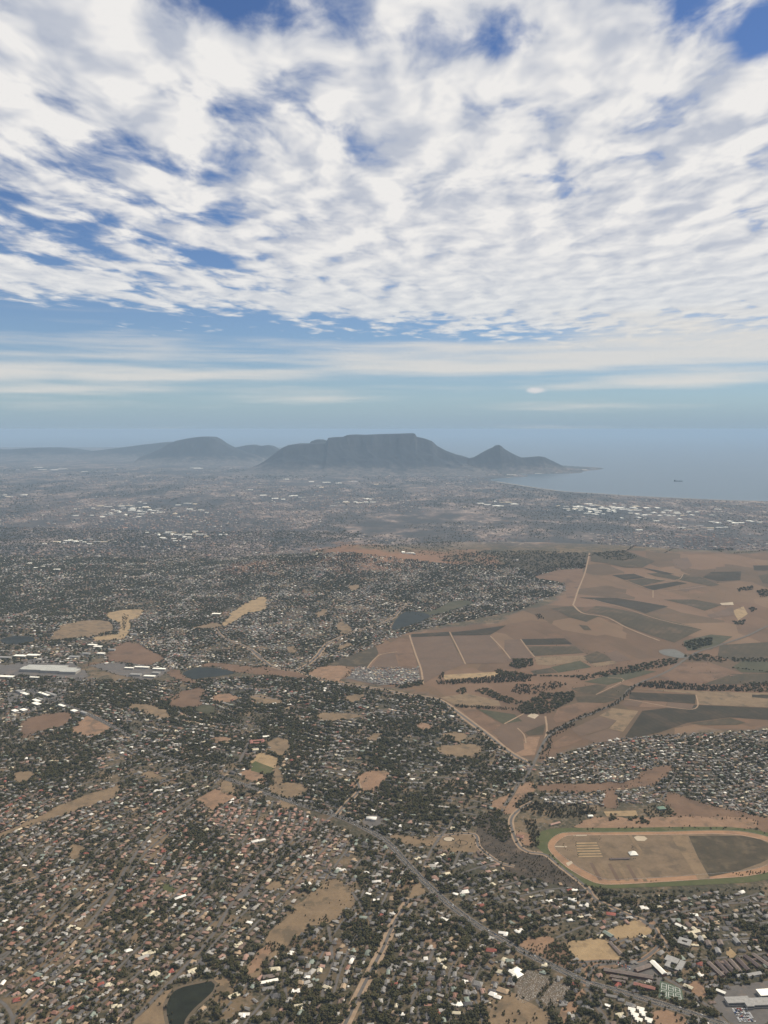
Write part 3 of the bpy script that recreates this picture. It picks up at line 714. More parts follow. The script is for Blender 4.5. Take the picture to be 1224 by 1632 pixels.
# --- open patches among the houses
OPENS = [
    (Z2([(60, 780), (180, 660), (240, 600), (310, 545), (345, 510), (395, 500), (430, 515), (470, 555), (485, 605), (440, 650), (400, 680), (350, 712), (270, 715), (230, 770), (150, 810), (90, 812)]), M_TAN, True),
    (Z2([(-30, 915), (10, 855), (60, 815), (125, 840), (130, 870), (60, 895), (30, 955), (0, 965)]), M_TAN, True),
    (Z1([(640, 1120), (690, 1075), (760, 1015), (800, 1000), (775, 1050), (765, 1110), (800, 1180), (640, 1180)]), M_TAN, True),
    (Z1([(1000, 960), (1040, 945), (1075, 960), (1070, 1000), (1040, 1035), (1005, 1010)]), M_TAN, True),
    (Z1([(600, 770), (650, 730), (680, 740), (650, 790), (615, 795)]), M_TAN, True),
    (Z1([(910, 130), (1000, 80), (1095, 115), (990, 180)]), M_EARTH, False), (Z1([(1010, 70), (1060, 40), (1090, 60), (1075, 105)]), M_TAN, True),
    (Z1([(0, 290), (120, 235), (260, 165), (400, 110), (540, 65), (560, 80), (500, 130), (330, 190), (180, 240), (40, 290), (0, 320)]), M_TAN, True),
    (Z1([(310, 380), (340, 335), (390, 350), (370, 390), (325, 410)]), M_TAN, True), (Z1([(60, 15), (130, 0), (160, 20), (120, 45), (70, 40)]), M_TAN, True),
    (Z1([(1150, 890), (1200, 830), (1250, 790), (1260, 830), (1200, 910), (1160, 940)]), M_EARTH, True),
    (Z1([(760, 545), (780, 520), (830, 530), (810, 555)]), M_TURF, True),
    (Z4([(1110, 880), (1160, 860), (1225, 890), (1210, 930), (1140, 905)]), M_EARTH, False), (Z4([(1160, 830), (1200, 800), (1290, 830), (1280, 855), (1230, 870)]), M_STRAW, False), (Z4([(1170, 860), (1200, 842), (1280, 862), (1255, 888)]), M_TURF, False),
    (Z5([(75, 770), (110, 722), (170, 725), (160, 780), (130, 805)]), M_TAN, True), (Z5([(15, 800), (50, 785), (130, 812), (110, 842), (40, 825)]), M_STRAW, False), (Z5([(0, 840), (20, 825), (105, 858), (80, 890), (0, 870)]), M_TURF, False),
    (Z5([(0, 880), (50, 890), (80, 910), (60, 935), (0, 915)]), M_EARTH, False), (Z5([(105, 880), (130, 840), (150, 900), (150, 990), (200, 1010), (230, 1030), (150, 1040), (110, 960)]), M_TAN, True),
    (Z5([(310, 610), (420, 600), (500, 615), (420, 635), (330, 635)]), M_TAN, True), (Z5([(430, 530), (480, 515), (540, 520), (480, 550)]), M_TAN, True), (Z5([(860, 765), (960, 745), (1040, 750), (1090, 760), (1040, 800), (920, 805)]), M_TAN, True),
    (Z5([(880, 715), (950, 688), (995, 710), (960, 738)]), M_TAN, True), (Z5([(530, 720), (560, 695), (600, 700), (580, 730)]), M_TAN, True), (Z5([(525, 910), (560, 880), (620, 870), (640, 900), (560, 925)]), M_TAN, True),
    (Z5([(765, 660), (800, 645), (845, 665), (800, 680)]), M_EARTH, True), (Z5([(270, 425), (310, 390), (440, 386), (452, 420), (420, 452), (470, 478), (400, 462)]), M_EARTH, True),
    (Z5([(440, 440), (490, 398), (776, 397), (788, 446), (700, 468), (600, 473)]), M_PAVE, False),
    (Z5([(300, 145), (340, 120), (360, 140), (320, 155)]), M_TAN, True), (Z5([(165, 300), (200, 290), (205, 320), (175, 325)]), M_TAN, True), (Z5([(400, 190), (430, 180), (470, 220), (420, 235)]), M_TAN, True),
    (Z5([(80, 388), (230, 408), (255, 440), (140, 432), (0, 420), (0, 395)]), M_BROWN, True), (Z5([(0, 520), (60, 520), (150, 545), (110, 560), (30, 555)]), M_TAN, True),
    (Z5([(400, 295), (450, 275), (470, 290), (420, 310)]), M_TAN, True), (Z5([(310, 340), (340, 310), (360, 320), (330, 350)]), M_TAN, True),
    (Z5([(450, 15), (500, 5), (510, 20), (470, 35)]), M_TAN, True), (Z5([(720, 130), (830, 130), (930, 85), (1025, 82), (1000, 105), (880, 140), (800, 150)]), M_GREEN, True),
    (Z4([(265, 215), (330, 185), (430, 170), (510, 180), (530, 210), (450, 240), (330, 255), (240, 262)]), M_TAN, True), (Z4([(490, 150), (560, 125), (660, 125), (640, 160), (600, 172), (610, 200), (590, 245), (545, 232), (560, 190)]), M_STRAW, True),
    (Z4([(440, 250), (540, 235), (590, 250), (540, 262), (450, 265)]), M_STRAW, True),
    (Z4([(490, 340), (560, 280), (620, 275), (700, 310), (760, 350), (690, 380), (560, 370)]), M_BROWN, True), (Z4([(760, 400), (830, 405), (860, 440), (920, 460), (840, 455)]), M_BROWN, True), (Z4([(980, 370), (1224, 395), (1224, 420), (1090, 412), (1030, 390), (940, 385)]), M_BROWN, True),
    (Z4([(600, 565), (680, 560), (780, 600), (770, 630), (700, 610), (620, 585)]), M_TAN, True), (Z4([(790, 540), (850, 500), (950, 490), (940, 550), (900, 580), (800, 570)]), M_BROWN, True), (Z4([(910, 570), (990, 568), (985, 600), (920, 600)]), M_GREEN, True),
    (Z4([(990, 525), (1050, 510), (1110, 530), (1060, 555), (1000, 550)]), M_EARTH, True), (Z4([(340, 670), (430, 610), (510, 650), (490, 690), (400, 710), (340, 690)]), M_EARTH, True), (Z4([(100, 640), (200, 610), (320, 600), (310, 650), (180, 690), (110, 720)]), M_BROWN, True),
    (Z4([(60, 890), (120, 870), (155, 890), (100, 930), (60, 915)]), M_TAN, True), (Z4([(1030, 190), (1060, 160), (1110, 110), (1224, 60), (1230, 120), (1150, 140), (1100, 170), (1050, 200)]), M_STRAW, True), (Z4([(880, 205), (960, 185), (1030, 190), (1000, 205)]), M_TAN, True),
    (Z4([(970, 720), (1050, 710), (1070, 735), (1000, 740)]), M_EARTH, True), (Z4([(650, 890), (700, 870), (730, 890), (690, 910)]), M_TAN, True),
    (Z4([(-60, 380), (60, 375), (140, 350), (300, 355), (400, 410), (390, 440), (300, 450), (100, 440), (-60, 430)]), M_PAVE, True), (Z4([(420, 380), (560, 370), (780, 395), (760, 420), (690, 450), (560, 430), (480, 400)]), M_PAVE, True),
    (Z4([(40, 500), (280, 490), (300, 540), (180, 590), (60, 590)]), M_PAVE, True),
    # round the racecourse
    (Z3([(20, 110), (60, 60), (130, 45), (135, 90), (90, 120), (30, 130)]), M_EARTH, True), (Z3([(165, 85), (200, 60), (480, 52), (600, 40), (640, 0), (760, -30), (770, 0), (690, 60), (560, 80), (500, 85), (300, 95)]), M_BROWN, True),
    (Z3([(460, 160), (470, 90), (510, 85), (530, 140), (520, 170)]), M_BROWN, True), (Z3([(735, 130), (770, 95), (880, 130), (1050, 180), (1300, 230), (1300, 300), (1180, 270), (1130, 225), (800, 210), (790, 180)]), M_BROWN, True),
    (Z3([(330, 250), (450, 205), (560, 215), (680, 215), (800, 208), (1120, 212), (1170, 260), (1000, 262), (700, 262), (400, 266)]), M_EARTH, True), (Z3([(460, 185), (610, 180), (620, 205), (475, 208)]), M_STRAW, False),
    (Z3([(0, 165), (60, 155), (120, 165), (60, 185), (0, 195)]), M_EARTH, True), (Z3([(15, 310), (50, 280), (115, 285), (135, 330), (120, 350), (80, 345), (40, 325)]), M_EARTH, True),
    (Z3([(-130, 240), (-60, 190), (30, 270), (90, 340), (100, 375), (0, 420), (-60, 400), (-120, 330)]), M_SCRUB, True), (Z3([(0, 425), (110, 378), (190, 385), (270, 440), (385, 540), (340, 545), (240, 520), (100, 490), (20, 470)]), M_SCRUB, True),
    (Z2([(790, 310), (860, 300), (1000, 290), (1040, 320), (1080, 370), (1000, 375), (900, 365), (850, 345), (800, 345)]), M_TAN, True), (Z2([(650, 290), (760, 300), (800, 330), (760, 345), (680, 320)]), M_TAN, True),
    (Z2([(1110, 160), (1160, 120), (1224, 100), (1250, 150), (1200, 180), (1130, 180)]), M_EARTH, True), (Z2([(470, 60), (540, 0), (640, 10), (600, 60), (560, 95), (520, 90)]), M_EARTH, True), (Z2([(80, 95), (120, 50), (240, 60), (250, 100), (160, 120)]), M_TAN, True),
    (Z2([(730, 600), (750, 540), (780, 510), (825, 575), (780, 595)]), M_TAN, False), (Z2([(520, 240), (550, 200), (605, 205), (590, 250), (560, 262)]), M_PAVE, True),
    # lower right
    (Z3([(290, 800), (350, 785), (440, 765), (480, 790), (545, 850), (520, 880), (430, 885), (350, 885), (320, 850)]), M_STRAW, True), (Z3([(478, 750), (540, 710), (620, 695), (700, 740), (670, 760), (600, 765), (520, 780)]), M_STRAW, True),
    (Z3([(680, 770), (700, 755), (725, 780), (700, 795)]), M_EARTH, True), (Z3([(60, 810), (130, 765), (215, 770), (225, 795), (180, 840), (120, 850)]), M_EARTH, True),
    (Z3([(160, 860), (230, 785), (280, 800), (310, 860), (330, 900), (290, 940), (210, 905)]), M_BROWN, True),
    (Z3([(45, 990), (110, 915), (200, 950), (215, 975), (140, 1060), (90, 1085), (50, 1060)]), M_VERGE, False), (Z3([(160, 1060), (230, 970), (320, 1000), (270, 1060), (220, 1115)]), M_VERGE, False),
    (Z3([(-40, 1080), (60, 1050), (150, 1090), (220, 1130), (190, 1200), (-40, 1200)]), M_TAN, True), (Z3([(250, 1150), (300, 1060), (360, 1000), (380, 1030), (330, 1100), (270, 1180)]), M_EARTH, True),
    (Z3([(680, 1130), (720, 1110), (830, 1130), (850, 1180), (700, 1190)]), M_EARTH, True), (Z3([(840, 1000), (880, 970), (940, 1010), (900, 1060), (860, 1040)]), M_EARTH, True), (Z3([(1015, 830), (1050, 820), (1078, 855), (1040, 870)]), M_STRAW, True),
    (Z3([(380, 905), (440, 900), (560, 880), (560, 900), (420, 925), (410, 960), (430, 985), (390, 970)]), M_EARTH, True), (Z3([(960, 1075), (1020, 1000), (1300, 960), (1300, 1180), (1060, 1180)]), M_PAVE, False),
    (Z3([(560, 905), (660, 870), (740, 960), (720, 1000), (640, 960), (470, 930)]), M_PAVE, False),
    (Z2([(1140, 1110), (1180, 1050), (1240, 1040), (1260, 1100), (1200, 1150), (1150, 1140)]), M_TAN, True), (Z2([(805, 770), (840, 765), (885, 790), (850, 820)]), M_EARTH, True),
    (Z2([(70, 540), (110, 500), (135, 520), (100, 555)]), M_TAN, True),
]
for L, m, soft in OPENS:
    yy = max(p[1] for p in L)
    field(L, m, 2, 30 if yy > 1230 else 60, 'open_ground' if m not in (M_PAVE,) else 'paved_yard', soft, 0 if m is M_PAVE and yy < 1230 else 1, (9.0 if yy > 1230 else 14.0) if soft else 0)
# --- waters
def pond(name, L, m, bank=None, bank_w=7):
    Q = smooth_line(pts(L), 12, True)
    mark_poly(Q, 1); mark_line(np.vstack([Q, Q[:1]]), 8, 1)
    if bank: ribbon('bank', np.vstack([Q, Q[:2]]), bank_w, bank, 3)
    zmin = float(height(Q[:, 0], Q[:, 1]).min())
    return sheet(name, Q, m, 2.5, 40)
pond('pond', Z1([(765, 1110), (775, 1060), (800, 1020), (850, 995), (920, 980), (985, 968), (1005, 985), (995, 1020), (950, 1065), (910, 1100), (870, 1150), (850, 1200), (790, 1200)]), M_WATER, M_VERGE, 4)
pond('pond', Z4([(850, 420), (885, 400), (930, 390), (1010, 395), (1090, 414), (1020, 430), (940, 438), (900, 446)]), M_WATER2)
pond('pond', Z4([(5, 260), (60, 246), (150, 250), (152, 270), (60, 282), (15, 276)]), M_WATER2)
pond('pond', Z5([(670, 172), (720, 132), (800, 137), (830, 155), (780, 180), (720, 200), (660, 214)]), M_WATER2)
pond('pond', Z6([(720, 545), (790, 540), (845, 570), (820, 580), (740, 565)]), mat('farm_dam_water', tint((0.15, 0.15, 0.135), 0.15, 40), rough=0.6, spec=.1))

# ------------------------------------------------------------------ the racecourse
OUT = [(853, 1345), (858, 1330), (870, 1323), (900, 1320), (1000, 1319.5), (1100, 1318), (1170, 1319), (1222, 1327), (1266, 1341), (1286, 1357), (1282, 1375),
       (1258, 1391), (1205, 1405), (1120, 1410.5), (1020, 1414.5), (960, 1416), (934, 1410), (908, 1394), (884, 1375), (864, 1358)]
MID = [(873, 1347), (878, 1338), (890, 1330), (908, 1327), (960, 1327), (1060, 1326), (1140, 1324), (1188, 1326.5), (1230, 1336), (1262, 1350), (1267, 1366),
       (1242, 1384), (1196, 1396), (1120, 1402), (1040, 1407), (985, 1410), (955, 1409), (932, 1400), (905, 1384), (884, 1366), (875, 1355)]
INN = [(884, 1348), (890, 1340.5), (900, 1334), (914, 1331.8), (960, 1331.5), (1060, 1331), (1138, 1329.8), (1183, 1332.3), (1218, 1340.5), (1245, 1352.5), (1248, 1364),
       (1226, 1378), (1187, 1388.5), (1118, 1394.5), (1040, 1400), (987, 1402.5), (961, 1401.5), (941, 1393), (916, 1379), (895, 1363), (886, 1355)]
Qo, Qm, Qi = (smooth_line(pts(L), 14, True) for L in (OUT, MID, INN))
sheet('racecourse_turf', Qo, M_TURF, 3, 40); sheet('sand_track', Qm, mat('track_sand', mottled((0.27, 0.160, 0.092), (0.36, 0.215, 0.125), 26, (0.22, 0.14, 0.09), 50, 0.6)), 4, 40); sheet('infield', Qi, M_INFIELD, 5, 40)
def onfield(L, m, level=6, name='infield_patch', soft=False, sp=30): return field(L, m, level, sp, name, soft)
onfield(Z3([(855, 300), (1100, 298), (1190, 316), (1262, 352), (1262, 388), (1190, 425), (1085, 462), (990, 482), (945, 490), (900, 400)]), M_BURNT)
onfield(Z3([(600, 305), (615, 299), (650, 301), (664, 312), (650, 323), (615, 322)]), M_PALE, soft=True)
onfield(Z3([(770, 298), (840, 296), (955, 497), (900, 502)]), M_TAN); onfield(Z3([(575, 296), (590, 296), (640, 370), (625, 375)]), M_TAN)
onfield(Z3([(272, 322), (300, 320), (305, 332), (275, 335)]), M_TAN, soft=True); onfield(Z3([(320, 296), (382, 294), (384, 299), (322, 300)]), M_PALE)
onfield(Z3([(330, 328), (430, 325), (462, 400), (345, 402)]), M_VERGE, 5.5)
for k in range(6):                                    # six straw strips, one above the other
    yb = 334 + k * 12.3; sh = k * 3.2
    onfield(Z3([(331 + sh * 0.6, yb - 3), (428 + sh * 1.6, yb - 5), (432 + sh * 1.6, yb + 1.5), (333 + sh * 0.6, yb + 3.6)]), M_STRAW, 7, 'straw_strip')
for k in range(6):                                    # mown lanes in the lower infield
    a = 395 + k * 42
    onfield(Z3([(a, 425 + k * 2), (a + 15, 424 + k * 2), (a + 60, 505 + k * 1), (a + 42, 506 + k * 1)]), M_TAN if k % 2 else M_BROWN2, 6, 'mown_lane')
onfield(Z3([(285, 425), (310, 415), (318, 425), (295, 440)]), M_PALE, soft=True)
onfield(Z3([(235, 346), (290, 347), (290, 352), (235, 351)]), M_PALE)

# ------------------------------------------------------------------ roads
def road(name, L, half, m, verge=0.0, vm=None, step=12, level=4, mark=True):
    Q = smooth_line(pts(L), step)
    if mark: mark_line(Q, half + verge, 2)
    if verge: ribbon('verge', Q, half + verge, vm or M_VERGE, level - 1)
    ribbon(name, Q, half, m, level)
    return Q
HWY = [(40, 1098), (95, 1120), (150, 1143), (195, 1167), (240, 1196), (290, 1216), (340, 1234), (400, 1255), (470, 1280), (540, 1302), (590, 1325), (620, 1345), (650, 1378), (682, 1411),
       (720, 1445), (760, 1474), (800, 1498), (850, 1525), (900, 1549), (940, 1567), (1000, 1584), (1060, 1602), (1130, 1625), (1190, 1645)]
QH = smooth_line(pts(HWY), 12)
mark_line(QH, 13.5, 4)
ribbon('verge', QH, 13.5, M_VERGE, 3)
ribbon('highway', QH, 4.2, M_ROAD, 4, 5.8); ribbon('highway', QH, 4.2, M_ROAD, 4, -5.8)
for off in (9.3, 2.3, -2.3, -9.3): ribbon('edge_line', QH, 0.12, M_PAINT, 5, off)
# centre dashes of each carriageway in one marking sheet per side
for off in (5.8, -5.8):
    Vs, Fs, b = [], [], 0
    for s in range(0, len(QH) - 2, 2):
        V, F = ribbon_geo(QH[s:s + 2], 0.1, 5, off); Vs.append(V); Fs.append(F + b); b += len(V)
    me = bigmesh('lane_dashes', np.concatenate(Vs), [np.concatenate(Fs)]); me.materials.append(M_PAINT); tag(link('lane_dashes', me), kind='structure')
M_STRIP = mat('sandy_strip', mottled((0.27, 0.19, 0.125), (0.36, 0.265, 0.18), 18, (0.17, 0.13, 0.09), 40, 0.6))
ROADS = [
    ([(540, 1650), (552, 1628), (575, 1580), (597, 1537), (612, 1508), (624, 1480), (640, 1452), (655, 1432)], 4.0, M_STREET, 9.0, M_STRIP),
    (Z3([(130, 140), (70, 175), (30, 230), (60, 330), (110, 372), (190, 385), (260, 440), (380, 535), (420, 590), (540, 650), (640, 690), (690, 720), (720, 770), (770, 830)]), 4.0, M_STREET, 6.0, M_TRACK),
    (Z3([(300, 890), (440, 880), (600, 880), (660, 860), (720, 800), (700, 740), (640, 695)]), 4.0, M_STREET, 3.0, M_EARTH),
    (Z3([(385, 1000), (395, 940), (430, 900), (560, 888)]), 4.5, M_STREET, 6.0, M_EARTH), (Z3([(378, 1005), (430, 1090), (480, 1170), (500, 1230)]), 4.5, M_STREET, 4.0, None),
    (Z3([(740, 955), (820, 1000), (960, 1100), (1040, 1180)]), 4.0, M_STREET, 3.0, None), (Z3([(690, 690), (800, 660), (960, 620), (1240, 600)]), 3.5, M_STREET, 2.0, None),
    (Z2([(720, 605), (800, 575), (850, 560)]), 4.0, M_STREET, 3.0, None), (Z2([(400, 200), (440, 150), (500, 90), (490, 40)]), 4.0, M_STREET, 6.0, M_TRACK),
    (Z2([(380, 205), (300, 265), (200, 340), (130, 400), (20, 510), (-60, 600)]), 4.0, M_STREET, 2.0, None), (Z2([(1060, 160), (980, 180), (930, 240), (860, 330), (820, 400), (800, 460)]), 3.6, M_STREET, 2.0, None),
    (Z2([(850, 300), (1030, 290), (1060, 350), (1150, 420), (1224, 440)]), 4.0, M_STREET, 4.0, M_TRACK), (Z2([(160, 850), (155, 950), (165, 1060)]), 3.4, M_STREET, 1.5, None), (Z2([(360, 720), (375, 840), (375, 920), (340, 990), (330, 1060)]), 3.4, M_STREET, 1.5, None),
    (Z2([(850, 820), (800, 950), (770, 1010), (740, 1080)]), 3.6, M_STREET, 1.5, None), (Z2([(470, 560), (520, 640), (560, 700)]), 3.2, M_STREET, 1.0, None), (Z2([(970, 370), (940, 440)]), 3.2, M_STREET, 1.0, None),
    (Z1([(560, 1190), (640, 1130), (780, 990), (900, 860), (1000, 740), (1080, 610), (1224, 460)]), 4.0, M_STREET, 3.0, None), (Z1([(400, 720), (470, 640), (540, 540), (590, 440), (700, 290), (800, 190), (900, 120)]), 4.0, M_STREET, 5.0, M_VERGE),
    (Z1([(-20, 550), (90, 515), (180, 490), (330, 450)]), 5.0, M_STREET, 5.0, M_TRACK), (Z1([(80, 360), (130, 420), (180, 490)]), 4.0, M_STREET, 2.0, None), (Z1([(0, 860), (150, 760), (300, 640), (420, 520)]), 3.4, M_STREET, 1.0, None),
    (Z1([(-10, 1060), (30, 1090), (60, 1150), (50, 1200)]), 3.6, M_STREET, 2.0, None), (Z1([(60, 1150), (150, 1040), (280, 930), (380, 850), (460, 770), (560, 800), (640, 730)]), 3.2, M_STREET, 1.0, None),
    (Z5([(0, 305), (60, 360), (110, 390), (215, 402), (300, 345), (350, 285), (430, 245), (540, 205), (640, 172), (700, 120), (740, 90)]), 7.0, M_STREET, 9.0, M_TRACK),
    (Z5([(215, 405), (300, 440), (400, 462), (480, 475), (600, 492), (700, 512), (820, 530), (880, 545), (960, 600), (1100, 705), (1200, 785), (1320, 850)]), 6.0, M_STREET, 11.0, M_TRACK),
    (Z6([(80, 1166), (110, 1120), (150, 1040), (190, 960), (240, 915), (330, 868), (440, 825), (540, 775), (580, 725), (640, 690)]), 4.5, M_STREET, 4.0, None), (Z6([(640, 690), (760, 640), (880, 560), (1000, 520), (1120, 480), (1224, 430), (1300, 400)]), 4.5, M_STREET, 4.0, None),
    (Z5([(0, 520), (100, 535), (350, 555)]), 5.0, M_STREET, 6.0, M_TRACK), (Z4([(60, 470), (140, 500), (300, 560)]), 6.0, M_ROAD, 4.0, None), (Z4([(1000, 210), (1040, 255), (1130, 290), (1224, 345)]), 6.0, M_STREET, 8.0, M_TRACK),
    (Z4([(70, 150), (160, 120), (280, 90)]), 7.0, M_STREET, 8.0, M_TRACK), (Z4([(560, 700), (460, 750), (420, 770)]), 3.5, M_STREET, 2.0, None), (Z4([(1110, 830), (1140, 770), (1160, 720)]), 4.0, M_STREET, 4.0, None),
    (Z3([(80, 30), (40, 100), (0, 160)]), 4.0, M_STREET, 4.0, None), (Z3([(790, 20), (760, 80), (735, 130)]), 3.5, M_STREET, 2.0, None),
]
for L, h, m, vg, vm in ROADS: road('road', L, h, m, vg, vm)
# roundabout beside the straw field
rc = pts([(1038.5, 1470.5)])[0]
ang = np.linspace(0, 2 * math.pi, 41)[:-1]
sheet('roundabout_island', rc + np.column_stack([np.cos(ang), np.sin(ang)]) * 10, M_EARTH, 6, 10, mark=2)
ribbon('roundabout_road', np.array([rc + np.array([math.cos(a), math.sin(a)]) * 14.5 for a in np.linspace(0, 2 * math.pi, 41)]), 4.4, M_STREET, 5)
# two sandy riding rings on the dry common
for c_ in [(715.5, 1337.5), (735.5, 1343.5)]:
    c0 = pts([c_])[0]
    sheet('riding_ring', c0 + np.column_stack([np.cos(ang) * 17, np.sin(ang) * 14]), M_PALE if c_[0] < 720 else M_TAN, 3, 12)
    ribbon('ring_fence_path', np.array([c0 + np.array([math.cos(a) * 18.5, math.sin(a) * 15.5]) for a in np.linspace(0, 2 * math.pi, 41)]), 1.6, M_SCRUB, 3.5)
# tennis courts
sheet('tennis_court_apron', pts([(1052, 1563), (1086, 1574), (1090, 1597), (1049, 1590)]), M_COURT, 3, 20)
tq = pts([(1053.5, 1565), (1084.5, 1575), (1088, 1595), (1051.5, 1588.5)])
for i in range(3):
    for j in range(2):
        def bl(s, t): return (tq[0] * (1 - s) + tq[1] * s) * (1 - t) + (tq[3] * (1 - s) + tq[2] * s) * t
        s0, s1, t0, t1 = i / 3 + .05, (i + 1) / 3 - .05, j / 2 + .06, (j + 1) / 2 - .06
        ring = np.array([bl(s0, t0), bl(s1, t0), bl(s1, t1), bl(s0, t1), bl(s0, t0)])
        ribbon('court_line', straight_line(ring, 4, False), 0.35, M_PAINT, 5)
        ribbon('court_line', straight_line(np.array([bl(s0, (t0 + t1) / 2), bl(s1, (t0 + t1) / 2)]), 4, False), 0.3, M_PAINT, 5)

# ------------------------------------------------------------------ houses: shapes
def wing(cx, cy, w, d, h, rh, kind, eave=0.5):
    """one rectangular wing: walls + roof. returns wall verts/faces and roof verts/faces (local, z=0 at ground)"""
    a, b, c, e = cx - w / 2, cx + w / 2, cy - d / 2, cy + d / 2
    wv = [(a, c, -1), (b, c, -1), (b, e, -1), (a, e, -1), (a, c, h), (b, c, h), (b, e, h), (a, e, h)]
    wf = [(0, 1, 5, 4), (1, 2, 6, 5), (2, 3, 7, 6), (3, 0, 4, 7)]
    A, B, C_, E = a - eave, b + eave, c - eave, e + eave; hz = h - 0.12
    if kind == 'flat':
        rv = [(A, C_, h), (B, C_, h), (B, E, h), (A, E, h), (A, C_, h + .35), (B, C_, h + .35), (B, E, h + .35), (A, E, h + .35)]
        rf = [(4, 5, 6, 7), (0, 1, 5, 4), (1, 2, 6, 5), (2, 3, 7, 6), (3, 0, 4, 7), (3, 2, 1, 0)]
    else:
        long_x = w >= d
        k = (d if long_x else w) / 2 * (0.95 if kind == 'hip' else 0.0)
        if long_x: r1, r2 = (A + k, cy, h + rh), (B - k, cy, h + rh)
        else: r1, r2 = (cx, C_ + k, h + rh), (cx, E - k, h + rh)
        rv = [(A, C_, hz), (B, C_, hz), (B, E, hz), (A, E, hz), r1, r2]
        if long_x: rf = [(0, 1, 5, 4), (2, 3, 4, 5), (1, 2, 5), (3, 0, 4)]
        else: rf = [(1, 2, 5, 4), (3, 0, 4, 5), (0, 1, 4), (2, 3, 5)]
    return wv, wf, rv, rf

FORMS = {
    'hipped':    lambda w, d: [(0, 0, w, d, 'hip')],
    'gabled':    lambda w, d: [(0, 0, w, d, 'gable')],
    'L-shaped':  lambda w, d: [(0, 0, w, d * .62, 'hip'), (w * .28, -d * .42, w * .42, d * .75, 'hip')],
    'T-shaped':  lambda w, d: [(0, d * .15, w, d * .6, 'gable'), (-w * .05, -d * .3, w * .4, d * .8, 'gable')],
    'H-shaped':  lambda w, d: [(-w * .34, 0, w * .32, d, 'hip'), (w * .34, 0, w * .32, d * .9, 'hip'), (0, 0, w * .5, d * .4, 'gable')],
    'flat-roofed': lambda w, d: [(0, 0, w, d * .8, 'flat'), (w * .25, -d * .35, w * .45, d * .45, 'flat')],
    'stepped':   lambda w, d: [(-w * .22, d * .1, w * .56, d * .8, 'hip'), (w * .24, -d * .12, w * .52, d * .66, 'hip')],
}
def house_geo(form, w, d, h=3.0, two=False, wings=None):
    WV, WF, RV, RF = [], [], [], []
    for k, (cx, cy, ww, dd, kind) in enumerate(wings or FORMS[form](w, d)):
        hh = (5.6 if two else h) - 0.06 * k; rh = min(ww, dd) * (0.30 if kind != 'flat' else 0) - 0.05 * k
        wv, wf, rv, rf = wing(cx, cy, ww, dd, hh, rh, kind)
        b = len(WV); WV += wv; WF += [tuple(i + b for i in f) for f in wf]
        b = len(RV); RV += rv; RF += [tuple(i + b for i in f) for f in rf]
    return WV, WF, RV, RF

ROOFS = {   # name: linear colour, share among (leafy, old brick, dense new) suburbs
    'pale grey': (srgb(164, 160, 153), (16, 9, 16)), 'mid grey': (srgb(130, 127, 123), (22, 14, 24)), 'dark grey': (srgb(88, 86, 86), (22, 13, 24)),
    'brown': (srgb(114, 97, 87), (14, 26, 12)), 'terracotta': (srgb(138, 103, 88), (4, 8, 3)), 'salmon pink': (srgb(158, 128, 114), (3, 9, 3)),
    'red': (srgb(140, 80, 68), (1.2, 1.4, .6)), 'white': (srgb(238, 234, 224), (2.6, 1.0, 3.6)), 'cream': (srgb(206, 196, 170), (3, 2.2, 3)), 'grey green': (srgb(134, 143, 132), (6, 4, 5)), 'tan': (srgb(164, 142, 116), (5, 9, 5)),
}
ROOFS = {k: (tuple(v * (0.90 if max(c) < .6 else .9) for v in c), s) for k, (c, s) in ROOFS.items()}
RN = list(ROOFS)
def roof_mat(name, c):
    def b(n):
        oi = n.new('ShaderNodeObjectInfo').outputs['Random']
        p = pos(n); k = n.noise(p, 0.5, 4.0, 0.65)
        cc = n.mix(n.lin(k, 0.3, 0.7), tuple(v * 0.82 for v in c), tuple(min(0.95, v * 1.10) for v in c))
        return n.mix(n.m('MULTIPLY', n.ss(n.noise(p, 0.16, 3.0, 0.6), 0.52, 0.72), 0.35), cc, tuple(v * 0.62 + 0.02 for v in c))
    return mat(name, b, rough=0.75, spec=0.25)
M_ROOF = {k: roof_mat(k.replace(' ', '_') + '_roof', c) for k, (c, s) in ROOFS.items()}
WALLC = {'white': srgb(214, 206, 192), 'cream': srgb(190, 174, 146), 'brick': srgb(128, 94, 74), 'grey': srgb(148, 142, 134), 'ochre': srgb(170, 138, 102)}
M_WALL = {k: mat(k + '_wall', tint(c, 0.12, 2.5)) for k, c in WALLC.items()}
WN = list(WALLC)
WALLC = {k: tuple(v * ALB for v in c) for k, c in WALLC.items()}
def tone_mat(n):
    at = n.new('ShaderNodeAttribute'); at.attribute_name = 'tone'
    k = n.noise(pos(n), 0.35, 3.0, 0.65)
    return n.mix(n.lin(k, 0.3, 0.75, 0.0, 0.35), at.outputs['Color'], (0.07, 0.06, 0.05))
M_TONE = mat('painted_roofs_and_walls', tone_mat, rough=0.8)

# ------------------------------------------------------------------ where the named buildings stand, first come first served
TAKEN = []
def reserve(x, y, r):
    j, i = cell(x, y); k = max(1, int(round(r / GC)))
    OPEN[max(0, j - k):j + k + 1, max(0, i - k):i + k + 1] = 3

